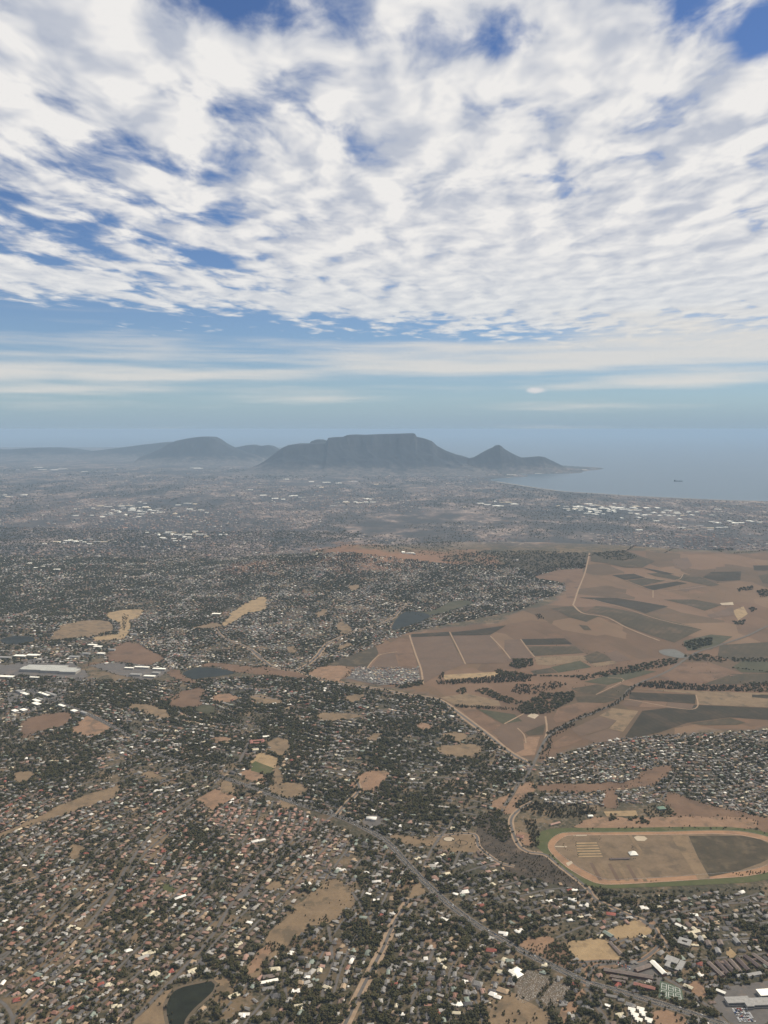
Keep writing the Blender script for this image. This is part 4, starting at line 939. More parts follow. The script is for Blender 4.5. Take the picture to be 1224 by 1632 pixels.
# individual houses that can be picked out in the photograph: pixel, roof, form, width, depth, turn (deg), two storeys
PICKED = [
    (438, 1546, 'cream', 'hipped', 26, 15, 8, 0), (471, 1581, 'white', 'H-shaped', 20, 15, 10, 0), (478, 1606, 'cream', 'T-shaped', 25, 20, 12, 0), (473, 1553, 'pale grey', 'L-shaped', 17, 16, 70, 0),
    (497, 1550, 'pale grey', 'hipped', 22, 12, 62, 0), (490, 1558.5, 'white', 'flat-roofed', 13, 9, 5, 0), (489, 1567, 'pale grey', 'hipped', 16, 11, 25, 0), (492, 1573, 'pale grey', 'gabled', 17, 11, 25, 0), (521, 1575, 'cream', 'L-shaped', 20, 16, -30, 0),
    (427, 1577, 'mid grey', 'hipped', 26, 12, 15, 0), (442, 1588, 'dark grey', 'stepped', 28, 18, 20, 0), (638, 1492, 'pale grey', 'T-shaped', 24, 18, 15, 0), (651, 1497, 'grey green', 'stepped', 24, 14, -10, 0), (704, 1531, 'cream', 'H-shaped', 24, 18, 10, 0),
    (641, 1618.5, 'white', 'stepped', 19, 12, -20, 0), (693, 1615, 'red', 'H-shaped', 22, 18, 10, 0), (630, 1571, 'red', 'hipped', 17, 14, 20, 0), (789, 1588, 'white', 'stepped', 30, 17, -28, 0), (801, 1580, 'tan', 'hipped', 26, 16, -28, 0),
    (728, 1602, 'white', 'flat-roofed', 24, 15, 18, 0), (828.5, 1485.5, 'white', 'H-shaped', 22, 20, 25, 0), (802, 1488, 'white', 'L-shaped', 24, 16, -12, 0), (725, 1511, 'tan', 'hipped', 17, 13, 30, 0), (762, 1569, 'mid grey', 'hipped', 20, 16, -20, 0), (752, 1583, 'mid grey', 'H-shaped', 22, 14, 10, 0),
    (746, 1559, 'brown', 'L-shaped', 24, 16, -25, 0), (783, 1516, 'red', 'hipped', 26, 15, -12, 0), (812, 1532, 'grey green', 'stepped', 20, 14, 20, 0), (307, 1549, 'cream', 'T-shaped', 22, 18, 38, 0), (294, 1557.5, 'pale grey', 'stepped', 28, 14, 38, 0), (373, 1588, 'cream', 'flat-roofed', 26, 14, 38, 0),
    (389, 1619, 'white', 'T-shaped', 24, 14, 0, 0), (380, 1507, 'cream', 'H-shaped', 24, 18, 40, 0), (248, 1553, 'cream', 'flat-roofed', 19, 15, -25, 0), (241.5, 1519, 'cream', 'flat-roofed', 15, 14, 38, 0), (283, 1535, 'pale grey', 'L-shaped', 20, 16, 38, 0), (354, 1530, 'pale grey', 'gabled', 15, 9, 38, 0),
    (711, 1394, 'cream', 'flat-roofed', 26, 16, 18, 0), (741, 1422.5, 'white', 'hipped', 24, 17, 15, 0), (690, 1381, 'pale grey', 'hipped', 18, 16, -10, 0), (726, 1426, 'white', 'gabled', 14, 9, -25, 0), (695, 1401, 'salmon pink', 'stepped', 30, 22, -40, 0), (766, 1444, 'red', 'hipped', 20, 13, 10, 0),
    (105, 1256, 'white', 'flat-roofed', 32, 18, 20, 1), (237, 1520, 'cream', 'flat-roofed', 30, 16, 38, 0), (228, 1527, 'pale grey', 'gabled', 26, 12, 38, 0), (245, 1553, 'cream', 'L-shaped', 22, 16, 38, 0), (175, 1571, 'cream', 'stepped', 22, 16, 20, 0), (27, 1595, 'red', 'hipped', 17, 14, 20, 0), (287, 1432.5, 'white', 'gabled', 32, 10, 38, 1),
    (223, 1443, 'terracotta', 'T-shaped', 36, 20, 30, 0), (252, 1261, 'white', 'stepped', 36, 18, 30, 0), (412, 1342, 'white', 'stepped', 44, 16, 32, 1), (489, 1410, 'white', 'H-shaped', 24, 16, 25, 0), (493, 1365, 'white', 'gabled', 24, 11, 25, 0), (546, 1388, 'white', 'flat-roofed', 20, 14, 15, 0),
    (912, 1436, 'white', 'flat-roofed', 22, 18, -10, 1), (910, 1447, 'pale grey', 'flat-roofed', 20, 16, -10, 0), (931, 1443, 'white', 'H-shaped', 26, 22, -15, 0), (974, 1458, 'red', 'hipped', 24, 14, -15, 0), (1027, 1448, 'white', 'stepped', 20, 18, 5, 0), (1049, 1446, 'cream', 'hipped', 18, 10, 5, 0),
    (937, 1608, 'mid grey', 'stepped', 26, 15, -38, 0), (988, 1619, 'cream', 'T-shaped', 19, 14, 10, 0), (969, 1604, 'white', 'flat-roofed', 13, 9, -10, 0), (956, 1556, 'salmon pink', 'hipped', 14, 13, 20, 0), (990, 1594.5, 'mid grey', 'gabled', 14, 9, -18, 0), (975, 1589, 'mid grey', 'gabled', 26, 8, -18, 0), (1005, 1603, 'mid grey', 'L-shaped', 22, 17, -30, 0),
    (330, 1432, 'terracotta', 'flat-roofed', 20, 12, 30, 0), (160, 1570, 'red', 'hipped', 17, 12, 30, 0), (57, 1562, 'red', 'gabled', 16, 10, 25, 0), (82, 1568, 'cream', 'L-shaped', 18, 14, 20, 0), (186, 1605, 'cream', 'stepped', 22, 14, 20, 0), (205, 1516, 'white', 'hipped', 18, 12, 30, 0),
    (592, 1306, 'white', 'flat-roofed', 34, 22, -5, 1), (600, 1406, 'white', 'gabled', 26, 11, 8, 0), (595, 1398, 'pale grey', 'gabled', 26, 11, 8, 0), (606, 1413, 'pale grey', 'gabled', 26, 11, 8, 0),
]
HOUSES = []       # x, y, turn, w, d, form, roof name, wall name, two, picked
def add_house(x, y, rot, w, d, form, roof, wallc, two, picked=False):
    HOUSES.append((x, y, rot, w, d, form, roof, wallc, two, picked))
    reserve(x, y, max(min(w, d) * 0.42, 4.5))
    if w > d * 1.5:
        for s in (-1, 1): reserve(x + s * math.cos(rot) * w * .3, y + s * math.sin(rot) * w * .3, min(w, d) * .4)

# ------------------------------------------------------------------ named buildings of the lower right corner and elsewhere
M_SHEETROOF = mat('grey_sheet_roof', tint(srgb(150, 148, 144), 0.18, 7), rough=0.6, spec=0.3)
M_TILEDARK = mat('dark_tile_roof', tint(srgb(104, 92, 88), 0.2, 6), rough=0.85)
M_TILEMID = mat('weathered_tile_roof', tint(srgb(128, 116, 108), 0.2, 6), rough=0.85)
M_WHITEROOF = mat('white_sheet_roof', tint(srgb(240, 236, 222), 0.10, 8), rough=0.55, spec=0.3)
M_PINKROOF = mat('faded_red_roof', tint(srgb(158, 112, 100), 0.18, 6), rough=0.85)
M_CONC = mat('concrete', tint(srgb(176, 170, 160), 0.15, 5))
M_GLASS = mat('dark_window_glass', (0.03, 0.035, 0.04), rough=0.15, spec=0.5)
BUILDINGS = []
def building(name, label, cat, centre_px, wings, rot_deg, roofm, wallm, h=4.0, group=None, windows=True, roofh=0.28):
    """one building with its wings in local metres (cx, cy, w, d, kind); child meshes wall, roof and window strips"""
    x, y, z = (float(v) for v in P(*centre_px))
    e = link(name, None, loc=(x, y, z)); e.rotation_euler.z = R(rot_deg)
    tag(e, label, cat, group)
    for k, (cx, cy, w, d, kind) in enumerate(wings):
        wv, wf, rv, rf = wing(cx, cy, w, d, h - 0.07 * k, min(w, d) * roofh - .05 * k if kind != 'flat' else 0, kind, 0.6)
        wo = link('wall', mesh('wall', wv, wf, wallm), parent=e); ro = link('roof', mesh('roof', rv, rf, roofm), parent=e)
        if windows:
            for s in (-1, 1):
                yy = cy + s * (d / 2 + 0.04); q_ = [(cx - w * .44, yy, h * .38), (cx + w * .44, yy, h * .38), (cx + w * .44, yy, h * .7), (cx - w * .44, yy, h * .7)]
                link('window', mesh('window', q_, [(0, 1, 2, 3) if s < 0 else (3, 2, 1, 0)], M_GLASS), parent=wo)
        ca_, sa_ = math.cos(R(rot_deg)), math.sin(R(rot_deg))
        Q = [(cx + a * w / 2, cy + b * d / 2) for a, b in ((-1, -1), (1, -1), (1, 1), (-1, 1))]
        mark_poly(np.array([(x + a * ca_ - b * sa_, y + a * sa_ + b * ca_) for a, b in Q]), 3); reserve(x + cx * ca_ - cy * sa_, y + cx * sa_ + cy * ca_, min(w, d) / 2)
    BUILDINGS.append((e, label)); return e
def turn(p1, p2):
    a, b = pts([p1, p2]); return math.degrees(math.atan2(b[1] - a[1], b[0] - a[0])), float(np.hypot(*(b - a)))
def bar(name, label, cat, p1, p2, depth, roofm, wallm, h=4.0, kind='gable', extra=(), group=None):
    r, L = turn(p1, p2); c = ((p1[0] + p2[0]) / 2, (p1[1] + p2[1]) / 2)
    return building(name, label, cat, c, [(0, 0, L, depth, kind)] + list(extra), r, roofm, wallm, h, group)

building('church', 'large cream-white church hall of joined roofs at the cemetery corner', 'church', (823, 1553), [(5, 6, 26, 17, 'hip'), (-4, -8, 24, 15, 'hip'), (-6, 4, 10, 24, 'gable')], 40, M_WHITEROOF, M_WALL['white'], 5)
bar('school_wing', 'long grey-roofed school wing nearest the straw sports field', 'school', (962, 1548), (1040, 1561), 12, M_TILEMID, M_WALL['brick'], 6)
bar('school_wing', 'middle school wing with a grey roof and a narrow courtyard', 'school', (973, 1558), (1000, 1563), 9, M_TILEMID, M_WALL['brick'], 5.5, extra=[(0, -13, 30, 7, 'gable')])
bar('school_wing', 'long faded red school wing along the highway trees', 'school', (1010, 1571), (1044, 1579), 11, M_PINKROOF, M_WALL['brick'], 6)
bar('school_hall', 'long white-roofed hall beside the tennis courts', 'hall', (1039, 1536), (1059, 1556), 13, M_WHITEROOF, M_WALL['brick'], 7)
bar('school_wing', 'grey school wing joining the white hall at an angle', 'school', (1013, 1549), (1037, 1541), 12, M_TILEMID, M_WALL['brick'], 5)
building('office_block', 'pale grey office block built round a small courtyard', 'office', (1076, 1538), [(-10, 8, 30, 22, 'flat'), (14, -2, 12, 38, 'flat'), (2, -22, 26, 9, 'flat'), (-13, -12, 9, 28, 'flat')], -35, M_SHEETROOF, M_CONC, 7)
building('shopping_centre', 'sprawling grey-roofed shopping centre behind rows of parked cars', 'shopping centre', (1186, 1600), [(-20, 4, 40, 20, 'flat'), (6, -2, 16, 34, 'flat'), (44, -4, 66, 24, 'flat'), (90, 0, 40, 30, 'flat')], 3, M_SHEETROOF, M_CONC, 8)
building('supermarket', 'white-roofed supermarket standing above the grey shopping centre', 'shop', (1220, 1587), [(0, 0, 34, 22, 'flat')], 5, M_WHITEROOF, M_CONC, 9)
bar('shop_row', 'short row of shops with a pale grey roof beside dark terraces', 'shop', (1174, 1558), (1187, 1556), 9, M_SHEETROOF, M_WALL['white'], 5)
bar('shop_row', 'longer pale grey shop row at the foot of the dark terraces', 'shop', (1191, 1557), (1212, 1553), 10, M_SHEETROOF, M_WALL['white'], 5)
for q, (a, b, what) in enumerate([((1129, 1536), (1152, 1558), 'first'), ((1142, 1535), (1160, 1554), 'second'), ((1153, 1533.5), (1170, 1552), 'third'), ((1163, 1532), (1180, 1551), 'fourth'), ((1187, 1525), (1213, 1546), 'sixth'), ((1175, 1530), (1193, 1549), 'fifth'), ((1200, 1523), (1228, 1543), 'seventh')]):
    bar('terrace_row', f'long terrace with a dark tiled roof, {what} row counted from the office courtyard', 'terrace', a, b, 11, M_TILEDARK if q % 3 else M_TILEMID, M_WALL['brick'], 5, group='terraces with dark tiled roofs')
building('apartment_block', 'pale flat block with a roof well above the terraces', 'apartment block', (1091, 1505), [(0, 9, 30, 9, 'flat'), (0, -9, 29, 9, 'flat'), (-11, 0, 8, 26, 'flat'), (11, 0, 8, 25, 'flat')], -30, M_SHEETROOF, M_WALL['cream'], 8)
bar('apartment_block', 'slim cream apartment bar by the roundabout road', 'apartment block', (1077, 1476), (1094, 1484), 9, M_WHITEROOF, M_WALL['white'], 7)
building('clinic', 'winged pale building with angled roofs below the racecourse houses', 'clinic', (1105, 1488), [(0, 0, 36, 10, 'gable'), (-8, -12, 10, 26, 'gable'), (12, 8, 10, 20, 'gable')], 18, M_ROOF['cream'], M_WALL['white'], 5)
for q, (c_, what) in enumerate([((1117, 1500), 'first'), ((1129, 1507), 'second'), ((1144, 1519), 'third'), ((1148, 1506), 'fourth'), ((1174, 1503), 'fifth')]):
    building('flat_block', f'small grey flat block, {what} in the loose row right of the courtyard block', 'apartment block', c_, [(0, 0, 12, 20, 'gable')], -8 + 14 * (q == 4), M_TILEMID if q % 2 else M_SHEETROOF, M_WALL['grey'], 7, group='small grey flat blocks')
building('warehouse', 'orange-walled shed with a white roof beside the tennis courts', 'shed', (1097, 1576), [(0, 0, 20, 10, 'gable')], -40, M_ROOF['cream'], M_WALL['ochre'], 6)
building('workshop', 'low white shed between the parked cars and the shopping centre', 'shed', (1149, 1583), [(0, 0, 20, 8, 'gable')], -40, M_WHITEROOF, M_WALL['grey'], 5)
bar('pavilion', 'grey-green sports pavilion between the two straw fields', 'pavilion', (963, 1488), (976, 1496), 13, M_ROOF['grey green'], M_WALL['brick'], 6)
bar('shed_row', 'long low grey shed along the edge of the straw field', 'shed', (972, 1503), (990, 1523), 9, M_TILEMID, M_WALL['cream'], 4)
for q, (c_, what) in enumerate([((1007, 1611), 'upper near'), ((1021, 1610), 'upper far'), ((1012, 1619), 'middle near'), ((1025, 1616.5), 'middle far'), ((1018, 1627), 'lower near'), ((1034, 1627), 'lower far')]):
    building('townhouse', f'white-roofed townhouse at the {what} corner of its small estate', 'townhouse', c_, [(0, 0, 15, 9, 'gable'), (2, -7, 8, 7, 'gable')], -22, M_WHITEROOF, M_WALL['white'], 4.5, group='white townhouses by the lower edge')
bar('apartment_row', 'long white row building on the street below the dry field', 'apartment block', (413, 1570), (443, 1564), 9, M_WHITEROOF, M_WALL['white'], 5.5)
bar('apartment_row', 'brown-roofed row building behind the long white row', 'apartment block', (419, 1560), (444, 1556), 13, M_TILEMID, M_WALL['brick'], 4.5)
# racecourse pavilion: pyramid tent roof and a low stand
pe = building('racecourse_pavilion', 'white peaked pavilion standing in the middle of the racecourse infield', 'pavilion', (1009, 1362), [(0, 0, 24, 20, 'hip')], 5, M_WHITEROOF, M_WALL['grey'], 3.5, roofh=0.42)
bar('grandstand', 'long low grandstand roof beside the peaked pavilion', 'grandstand', (972, 1370.5), (1003, 1369.5), 8, M_TILEDARK, M_WALL['grey'], 3.5)
bar('stable_row', 'pale stable row above the racecourse turf', 'stable', (877, 1316), (892, 1312), 9, M_ROOF['salmon pink'], M_WALL['cream'], 4)
building('farmhouse', 'orange-roofed house in bare earth beside the burnt field', 'house', (829, 1334), [(0, 0, 24, 12, 'hip'), (6, -8, 10, 12, 'hip')], -15, M_ROOF['terracotta'], M_WALL['white'], 4)
building('clubhouse', 'white clubhouse among pines above the racecourse', 'clubhouse', (941, 1302), [(0, 0, 16, 11, 'hip')], 0, M_WHITEROOF, M_WALL['white'], 5)
building('factory', 'green-roofed building in a walled yard beyond the racecourse', 'factory', (1054, 1290), [(0, 0, 26, 20, 'hip')], 10, mat('green_sheet_roof', tint(srgb(128, 150, 132), 0.12, 6)), M_WALL['grey'], 6)
# school on the hill with its playing fields
building('school', 'red-roofed school beside three playing fields', 'school', (410, 1184), [(0, 14, 60, 12, 'gable'), (0, -14, 60, 12, 'gable'), (-24, 0, 12, 40, 'gable'), (24, 0, 12, 40, 'gable')], 12, M_PINKROOF, M_WALL['cream'], 6)
building('school_hall', 'white hall roof beside the red school', 'hall', (424, 1176), [(0, 0, 26, 12, 'gable')], 10, M_WHITEROOF, M_WALL['white'], 7)
building('school_hall', 'cream hall below the red school and above the straw pitch', 'hall', (407, 1197), [(0, 0, 26, 16, 'gable')], 10, M_ROOF['cream'], M_WALL['white'], 7)
# the shopping mall and business parks beyond
mq = [(-60, 10, 160, 90, 'flat'), (60, -10, 170, 70, 'flat'), (130, -24, 90, 60, 'flat'), (-120, 0, 60, 50, 'flat'), (20, 30, 120, 60, 'flat')]
building('shopping_mall', 'huge pale mall roof spreading beside the business park', 'shopping mall', (78, 1069), mq, -6, mat('pale_membrane_roof', tint(srgb(180, 180, 172), 0.15, 30), rough=0.6), M_CONC, 14, windows=False)
OFFICES = [(Z4([(15, 348)])[0], 90, 26), (Z4([(95, 341)])[0], 70, 30), (Z4([(155, 338)])[0], 75, 30), (Z4([(345, 345)])[0], 60, 24), (Z4([(430, 290)])[0], 55, 22), (Z4([(455, 298)])[0], 50, 26), (Z4([(520, 312)])[0], 40, 20),
           (Z4([(600, 398)])[0], 50, 16), (Z4([(660, 394)])[0], 80, 18), (Z4([(630, 428)])[0], 60, 24), (Z4([(740, 402)])[0], 70, 20), (Z4([(695, 436)])[0], 60, 20), (Z4([(725, 420)])[0], 40, 24), (Z4([(160, 442)])[0], 50, 14), (Z4([(30, 438)])[0], 80, 26),
           (Z4([(95, 508)])[0], 60, 18), (Z4([(115, 518)])[0], 60, 16), (Z4([(205, 520)])[0], 90, 14), (Z4([(235, 518)])[0], 90, 14), (Z4([(170, 565)])[0], 50, 22), (Z4([(170, 550)])[0], 50, 18), (Z4([(185, 542)])[0], 50, 14), (Z4([(288, 574)])[0], 46, 14), (Z4([(345, 598)])[0], 34, 20), (Z4([(390, 606)])[0], 44, 12), (Z4([(70, 598)])[0], 34, 20), (Z4([(110, 594)])[0], 34, 22), (Z4([(620, 240)])[0], 50, 16), (Z4([(1005, 145)])[0], 60, 30), (Z4([(470, 330)])[0], 44, 22), (Z4([(400, 330)])[0], 44, 22)]
ORD = ['first', 'second', 'third', 'fourth', 'fifth', 'sixth', 'seventh', 'eighth', 'ninth', 'tenth', 'eleventh', 'twelfth', 'thirteenth', 'fourteenth', 'fifteenth', 'sixteenth', 'seventeenth', 'eighteenth', 'nineteenth', 'twentieth']
def ordinal(k):
    if k < 20: return ORD[k]
    t = ['twenty', 'thirty', 'forty', 'fifty', 'sixty', 'seventy', 'eighty', 'ninety'][min((k + 1) // 10 - 2, 7)]
    return t + '-' + ORD[(k + 1) % 10 - 1] if (k + 1) % 10 else t[:-1] + 'ieth'
mx, my = (float(v) for v in P(78, 1069)[:2])
order = sorted(range(len(OFFICES)), key=lambda i: math.hypot(*(np.array(P(*OFFICES[i][0])[:2]) - (mx, my))))
for r_, i in enumerate(order):
    c_, w, d = OFFICES[i]
    building('business_hall', f'flat white hall, {ordinal(r_)} nearest the huge pale mall', 'hall', c_, [(0, 0, w, d, 'flat')], -8 if c_[1] < 1095 else -38, M_WHITEROOF if i % 3 else M_SHEETROOF, M_CONC, 9, group='flat white halls round the mall', windows=False)

for p in PICKED:
    px, py, roof, form, w, d, rot, two = p
    x, y, z = (float(v) for v in P(px, py))
    add_house(x, y, R(rot), w, d, form, roof, WN[(int(px) * 7) % 2], two, True)

# ------------------------------------------------------------------ streets and plots
SEGA = turn((220, 1618), (420, 1388))[0]; SEGB = turn((548, 1632), (640, 1460))[0]; SEGH = turn((760, 1474), (940, 1567))[0]
AREAS = [  # polygon in photo px, street direction, style (0 leafy, 1 old brick, 2 dense new), trees per plot, tree size, plot, street spacing, bend
    ([(340, 1290), (480, 1290), (520, 1310), (440, 1350), (380, 1345), (330, 1310)], SEGA + 8, 3, 1.6, 5.5, 19, 50, 30),
    ([(220, 1420), (290, 1385), (330, 1380), (300, 1440), (225, 1435)], SEGA, 3, 1.5, 5.5, 20, 52, 25),
    ([(-500, 1240), (420, 1270), (520, 1310), (560, 1330), (430, 1480), (215, 1700), (-500, 1700)], SEGA, 1, 3.4, 7.0, 20, 60, 55),
    ([(215, 1700), (430, 1480), (560, 1330), (620, 1350), (690, 1415), (640, 1500), (560, 1700)], SEGB + 4, 0, 5.6, 9.0, 23, 68, 70),
    ([(560, 1700), (640, 1500), (690, 1425), (830, 1520), (950, 1575), (1160, 1645), (1160, 1720)], SEGB - 6, 0, 5.0, 8.8, 23, 66, 70),
    ([(620, 1345), (690, 1340), (800, 1360), (930, 1415), (1010, 1430), (1300, 1420), (1500, 1420), (1500, 1720), (1160, 1650), (940, 1565), (800, 1495), (690, 1410)], SEGH + 70, 0, 4.6, 8.0, 22, 64, 60),
    ([(860, 1215), (960, 1180), (1060, 1172), (1500, 1150), (1500, 1320), (1190, 1318), (1050, 1270), (860, 1270)], 28, 2, 2.6, 6.6, 18, 54, 80),
    ([(860, 1262), (965, 1262), (960, 1285), (860, 1282)], 5, 2, 0.8, 4.5, 14, 36, 8), ([(980, 1258), (1060, 1258), (1050, 1282), (985, 1280)], 5, 2, 0.8, 4.5, 14, 36, 8),
    ([(552, 1078), (568, 1062), (668, 1062), (672, 1086), (640, 1092), (600, 1092)], 3, 2, 0.05, 4.0, 14, 34, 0),
    ([(-700, 1170), (210, 1170), (420, 1260), (400, 1270), (-700, 1300)], 35, 0, 4.4, 8.4, 23, 66, 100),
    ([(200, 1090), (490, 1074), (560, 1090), (700, 1115), (800, 1190), (850, 1220), (850, 1280), (700, 1340), (620, 1345), (540, 1300), (400, 1255), (210, 1170), (100, 1110)], -28, 0, 4.9, 8.8, 23, 66, 120),
    ([(-700, 1040), (200, 1085), (100, 1115), (200, 1170), (-700, 1180)], 20, 0, 4.0, 8.0, 23, 66, 90),
    ([(230, 900), (420, 885), (560, 880), (720, 900), (930, 900), (905, 940), (830, 972), (650, 1008), (530, 1060), (480, 1076), (200, 1065), (180, 1000)], 40, 2, 3.4, 8.2, 21, 60, 120),
    ([(-900, 880), (330, 890), (230, 960), (200, 1060), (-900, 1045)], 15, 0, 2.6, 9.5, 25, 68, 110),
]
STREETS_V, STREETS_F, SB = [], [], 0
TREES = []       # x, y, radius, kind
def choose_roof(style, k):
    if style == 3: w = np.array([0.03, 0.04, 0.02, .12, .3, .42, .03, .02, .02, 0, .05])
    else: w = np.array([ROOFS[n][1][style] for n in RN], float)
    return RNG.choice(len(RN), size=k, p=w / w.sum())
FN = list(FORMS)
def bend(x, y, amt): return x + amt * (vnoise(x / 330, y / 330, 21) - 0.5) * 2, y + amt * (vnoise(x / 330, y / 330, 37) - 0.5) * 2
AREA_ID = np.full((GH, GW), 255, np.uint8)
XX, YY = np.meshgrid(gxc[::3], gyc[::3]); ZZ = height(XX, YY); PXX, PYY = to_px(XX, YY, ZZ)
coarse = np.full(XX.shape, 255, np.uint8)
for k in range(len(AREAS) - 1, -1, -1): coarse[inside(AREAS[k][0], PXX, PYY)] = k
AREA_ID = np.repeat(np.repeat(coarse, 3, 0), 3, 1)[:GH, :GW]
for k, (poly, ang, style, tpp, tsz, plot, sp, bd) in enumerate(AREAS):
    jj, ii = np.nonzero(coarse == k)
    if not len(jj): continue
    cxs, cys = XX[jj, ii], YY[jj, ii]; mx0, my0 = cxs.mean(), cys.mean()
    c, s = math.cos(R(ang)), math.sin(R(ang))
    S = (cxs - mx0) * c + (cys - my0) * s; T = -(cxs - mx0) * s + (cys - my0) * c
    t_rows = np.arange(math.floor(T.min() / sp), math.ceil(T.max() / sp) + 1); far_off = my0 > 5600
    for tr in t_rows:
        ss = np.arange(S.min() - 20, S.max() + 20, 10.0); tt = tr * sp
        x, y = bend(mx0 + ss * c - tt * s, my0 + ss * s + tt * c, bd)
        j, i = cell(x, y); ok = (AREA_ID[j, i] == k) & (OPEN[j, i] == 0) & (x > GX0) & (x < GX1) & (y > GY0)
        # runs of street
        if my0 < 6500:
            e = np.flatnonzero(np.diff(np.concatenate([[0], ok.astype(int), [0]])))
            for a, b in zip(e[::2], e[1::2]):
                if b - a < 4: continue
                L = np.column_stack([x[a:b], y[a:b]])
                V, F = ribbon_geo(L, 3.1, 2.2); STREETS_V.append(V); STREETS_F.append(F + SB); SB += len(V); mark_line(L, 3.0, 2)
    # plots on both sides of each street
    S0, T0 = np.meshgrid(np.arange(S.min() - 20, S.max() + 20, plot), t_rows * sp)
    for side in (-1, 1):
        st = S0.ravel() + RNG.uniform(-6, 6, S0.size); to = T0.ravel() + side * (sp * 0.25 + RNG.uniform(-3.0, 5.5, S0.size))
        x0, y0 = mx0 + st * c - to * s, my0 + st * s + to * c
        x, y = bend(x0, y0, bd)
        x2, y2 = bend(x0 + c * 4, y0 + s * 4, bd); rot = np.arctan2(y2 - y, x2 - x) + RNG.normal(0, .16, len(x))
        ins = (x > GX0 + 20) & (x < GX1 - 20) & (y > GY0 + 20) & (y < GY1 - 20)
        j, i = cell(x, y)
        gap_ = vnoise(x / 60, y / 60, 51 + k) + 0.25 * RNG.random(len(x))
        ok = ins & (AREA_ID[j, i] == k) & (OPEN[j, i] == 0) & (gap_ < (0.98 if style else 0.80))
        idx = np.flatnonzero(ok)
        roofs = choose_roof(style, len(idx)); n_ = len(idx)
        ww = RNG.uniform(0.54, 0.86, n_) * plot * (1.0 if style != 2 else 0.95); dd = RNG.uniform(7.5, 12.5, n_) * (0.85 if style == 2 else 1)
        form = RNG.choice(len(FN), size=n_, p=[.22, .15, .22, .14, .07, .06, .14]) if not far_off else RNG.choice([0, 1, 2], size=n_, p=[.5, .3, .2])
        two = RNG.random(n_) < (0.3 if style == 2 else 0.12)
        wl = RNG.choice(len(WN), size=n_, p=[.36, .24, .16, .14, .1] if style != 1 else [.2, .2, .34, .12, .14])
        for q, m in enumerate(idx):
            jq, iq = cell(x[m], y[m])
            if OPEN[jq, iq] != 0: continue
            add_house(float(x[m]), float(y[m]), float(rot[m] + (0 if RNG.random() < .68 else math.pi / 2)), float(ww[q]), float(dd[q]), FN[form[q]], RN[roofs[q]], WN[wl[q]], bool(two[q]))
    # garden and street trees
    tpp *= 1.75 if style == 0 else 1.9; tsz *= 1.32 if style == 0 else 1.18
    nt = int(len(cxs) * (GC * 3) ** 2 / (plot * sp / 2) * tpp)
    pick = RNG.integers(0, len(cxs), nt); x = cxs[pick] + RNG.uniform(-6, 6, nt); y = cys[pick] + RNG.uniform(-6, 6, nt)
    j, i = cell(x, y); lush = vnoise(x / 150, y / 150, 71) * 0.6 + vnoise(x / 55, y / 55, 72) * 0.4
    ok = (OPEN[j, i] == 0) & (RNG.random(nt) < 0.20 + 3.0 * (lush - 0.25)) | (OPEN[j, i] == 3) & (RNG.random(nt) < 0.20 * lush) | ((OPEN[j, i] == 2) & (RNG.random(nt) < 0.16))
    for m in np.flatnonzero(ok):
        r = tsz * 0.5 * RNG.lognormal(0, 0.40) * (0.62 + 0.8 * lush[m]); TREES.append((x[m], y[m], min(r, 9.5), 0 if RNG.random() < .8 else 1))
me = bigmesh('street', np.concatenate(STREETS_V), [np.concatenate(STREETS_F)]); me.materials.append(M_STREET)
tag(link('street', me), kind='structure')

# scrub and trees straggling along the edges of the open patches
for Q in EDGES:
    L = straight_line(Q, 9, True)
    for q in L:
        if RNG.random() < .6: TREES.append((q[0] + RNG.normal(0, 5), q[1] + RNG.normal(0, 5), RNG.uniform(1.6, 5.4), int(RNG.random() < .5)))
# ------------------------------------------------------------------ woods, belts and scattered trees, most of them traced from the photograph
def wood(L, dens, size, kind=0, over=True):
    Q = pts(L); a = 0.5 * abs(np.dot(Q[:, 0], np.roll(Q[:, 1], 1)) - np.dot(Q[:, 1], np.roll(Q[:, 0], 1)))
    n = int(a * dens / (size * size)); x = RNG.uniform(Q[:, 0].min(), Q[:, 0].max(), n * 3); y = RNG.uniform(Q[:, 1].min(), Q[:, 1].max(), n * 3)
    k = np.flatnonzero(inside(Q, x, y))[:n]
    for m in k:
        j, i = cell(x[m], y[m])
        if OPEN[j, i] >= 3 or (OPEN[j, i] == 2 and RNG.random() < .8): continue
        TREES.append((x[m], y[m], size * 0.5 * RNG.lognormal(0, 0.25), kind))
def belt(L, width, step, size, kind=0):
    Q = smooth_line(pts(L), step)
    for q in Q:
        for _ in range(max(1, int(width / size * 1.1))):
            w = (RNG.random() - .5) * width
            TREES.append((q[0] + w + RNG.uniform(-2, 2), q[1] + (RNG.random() - .5) * width, size * .5 * RNG.lognormal(0, .22), kind))
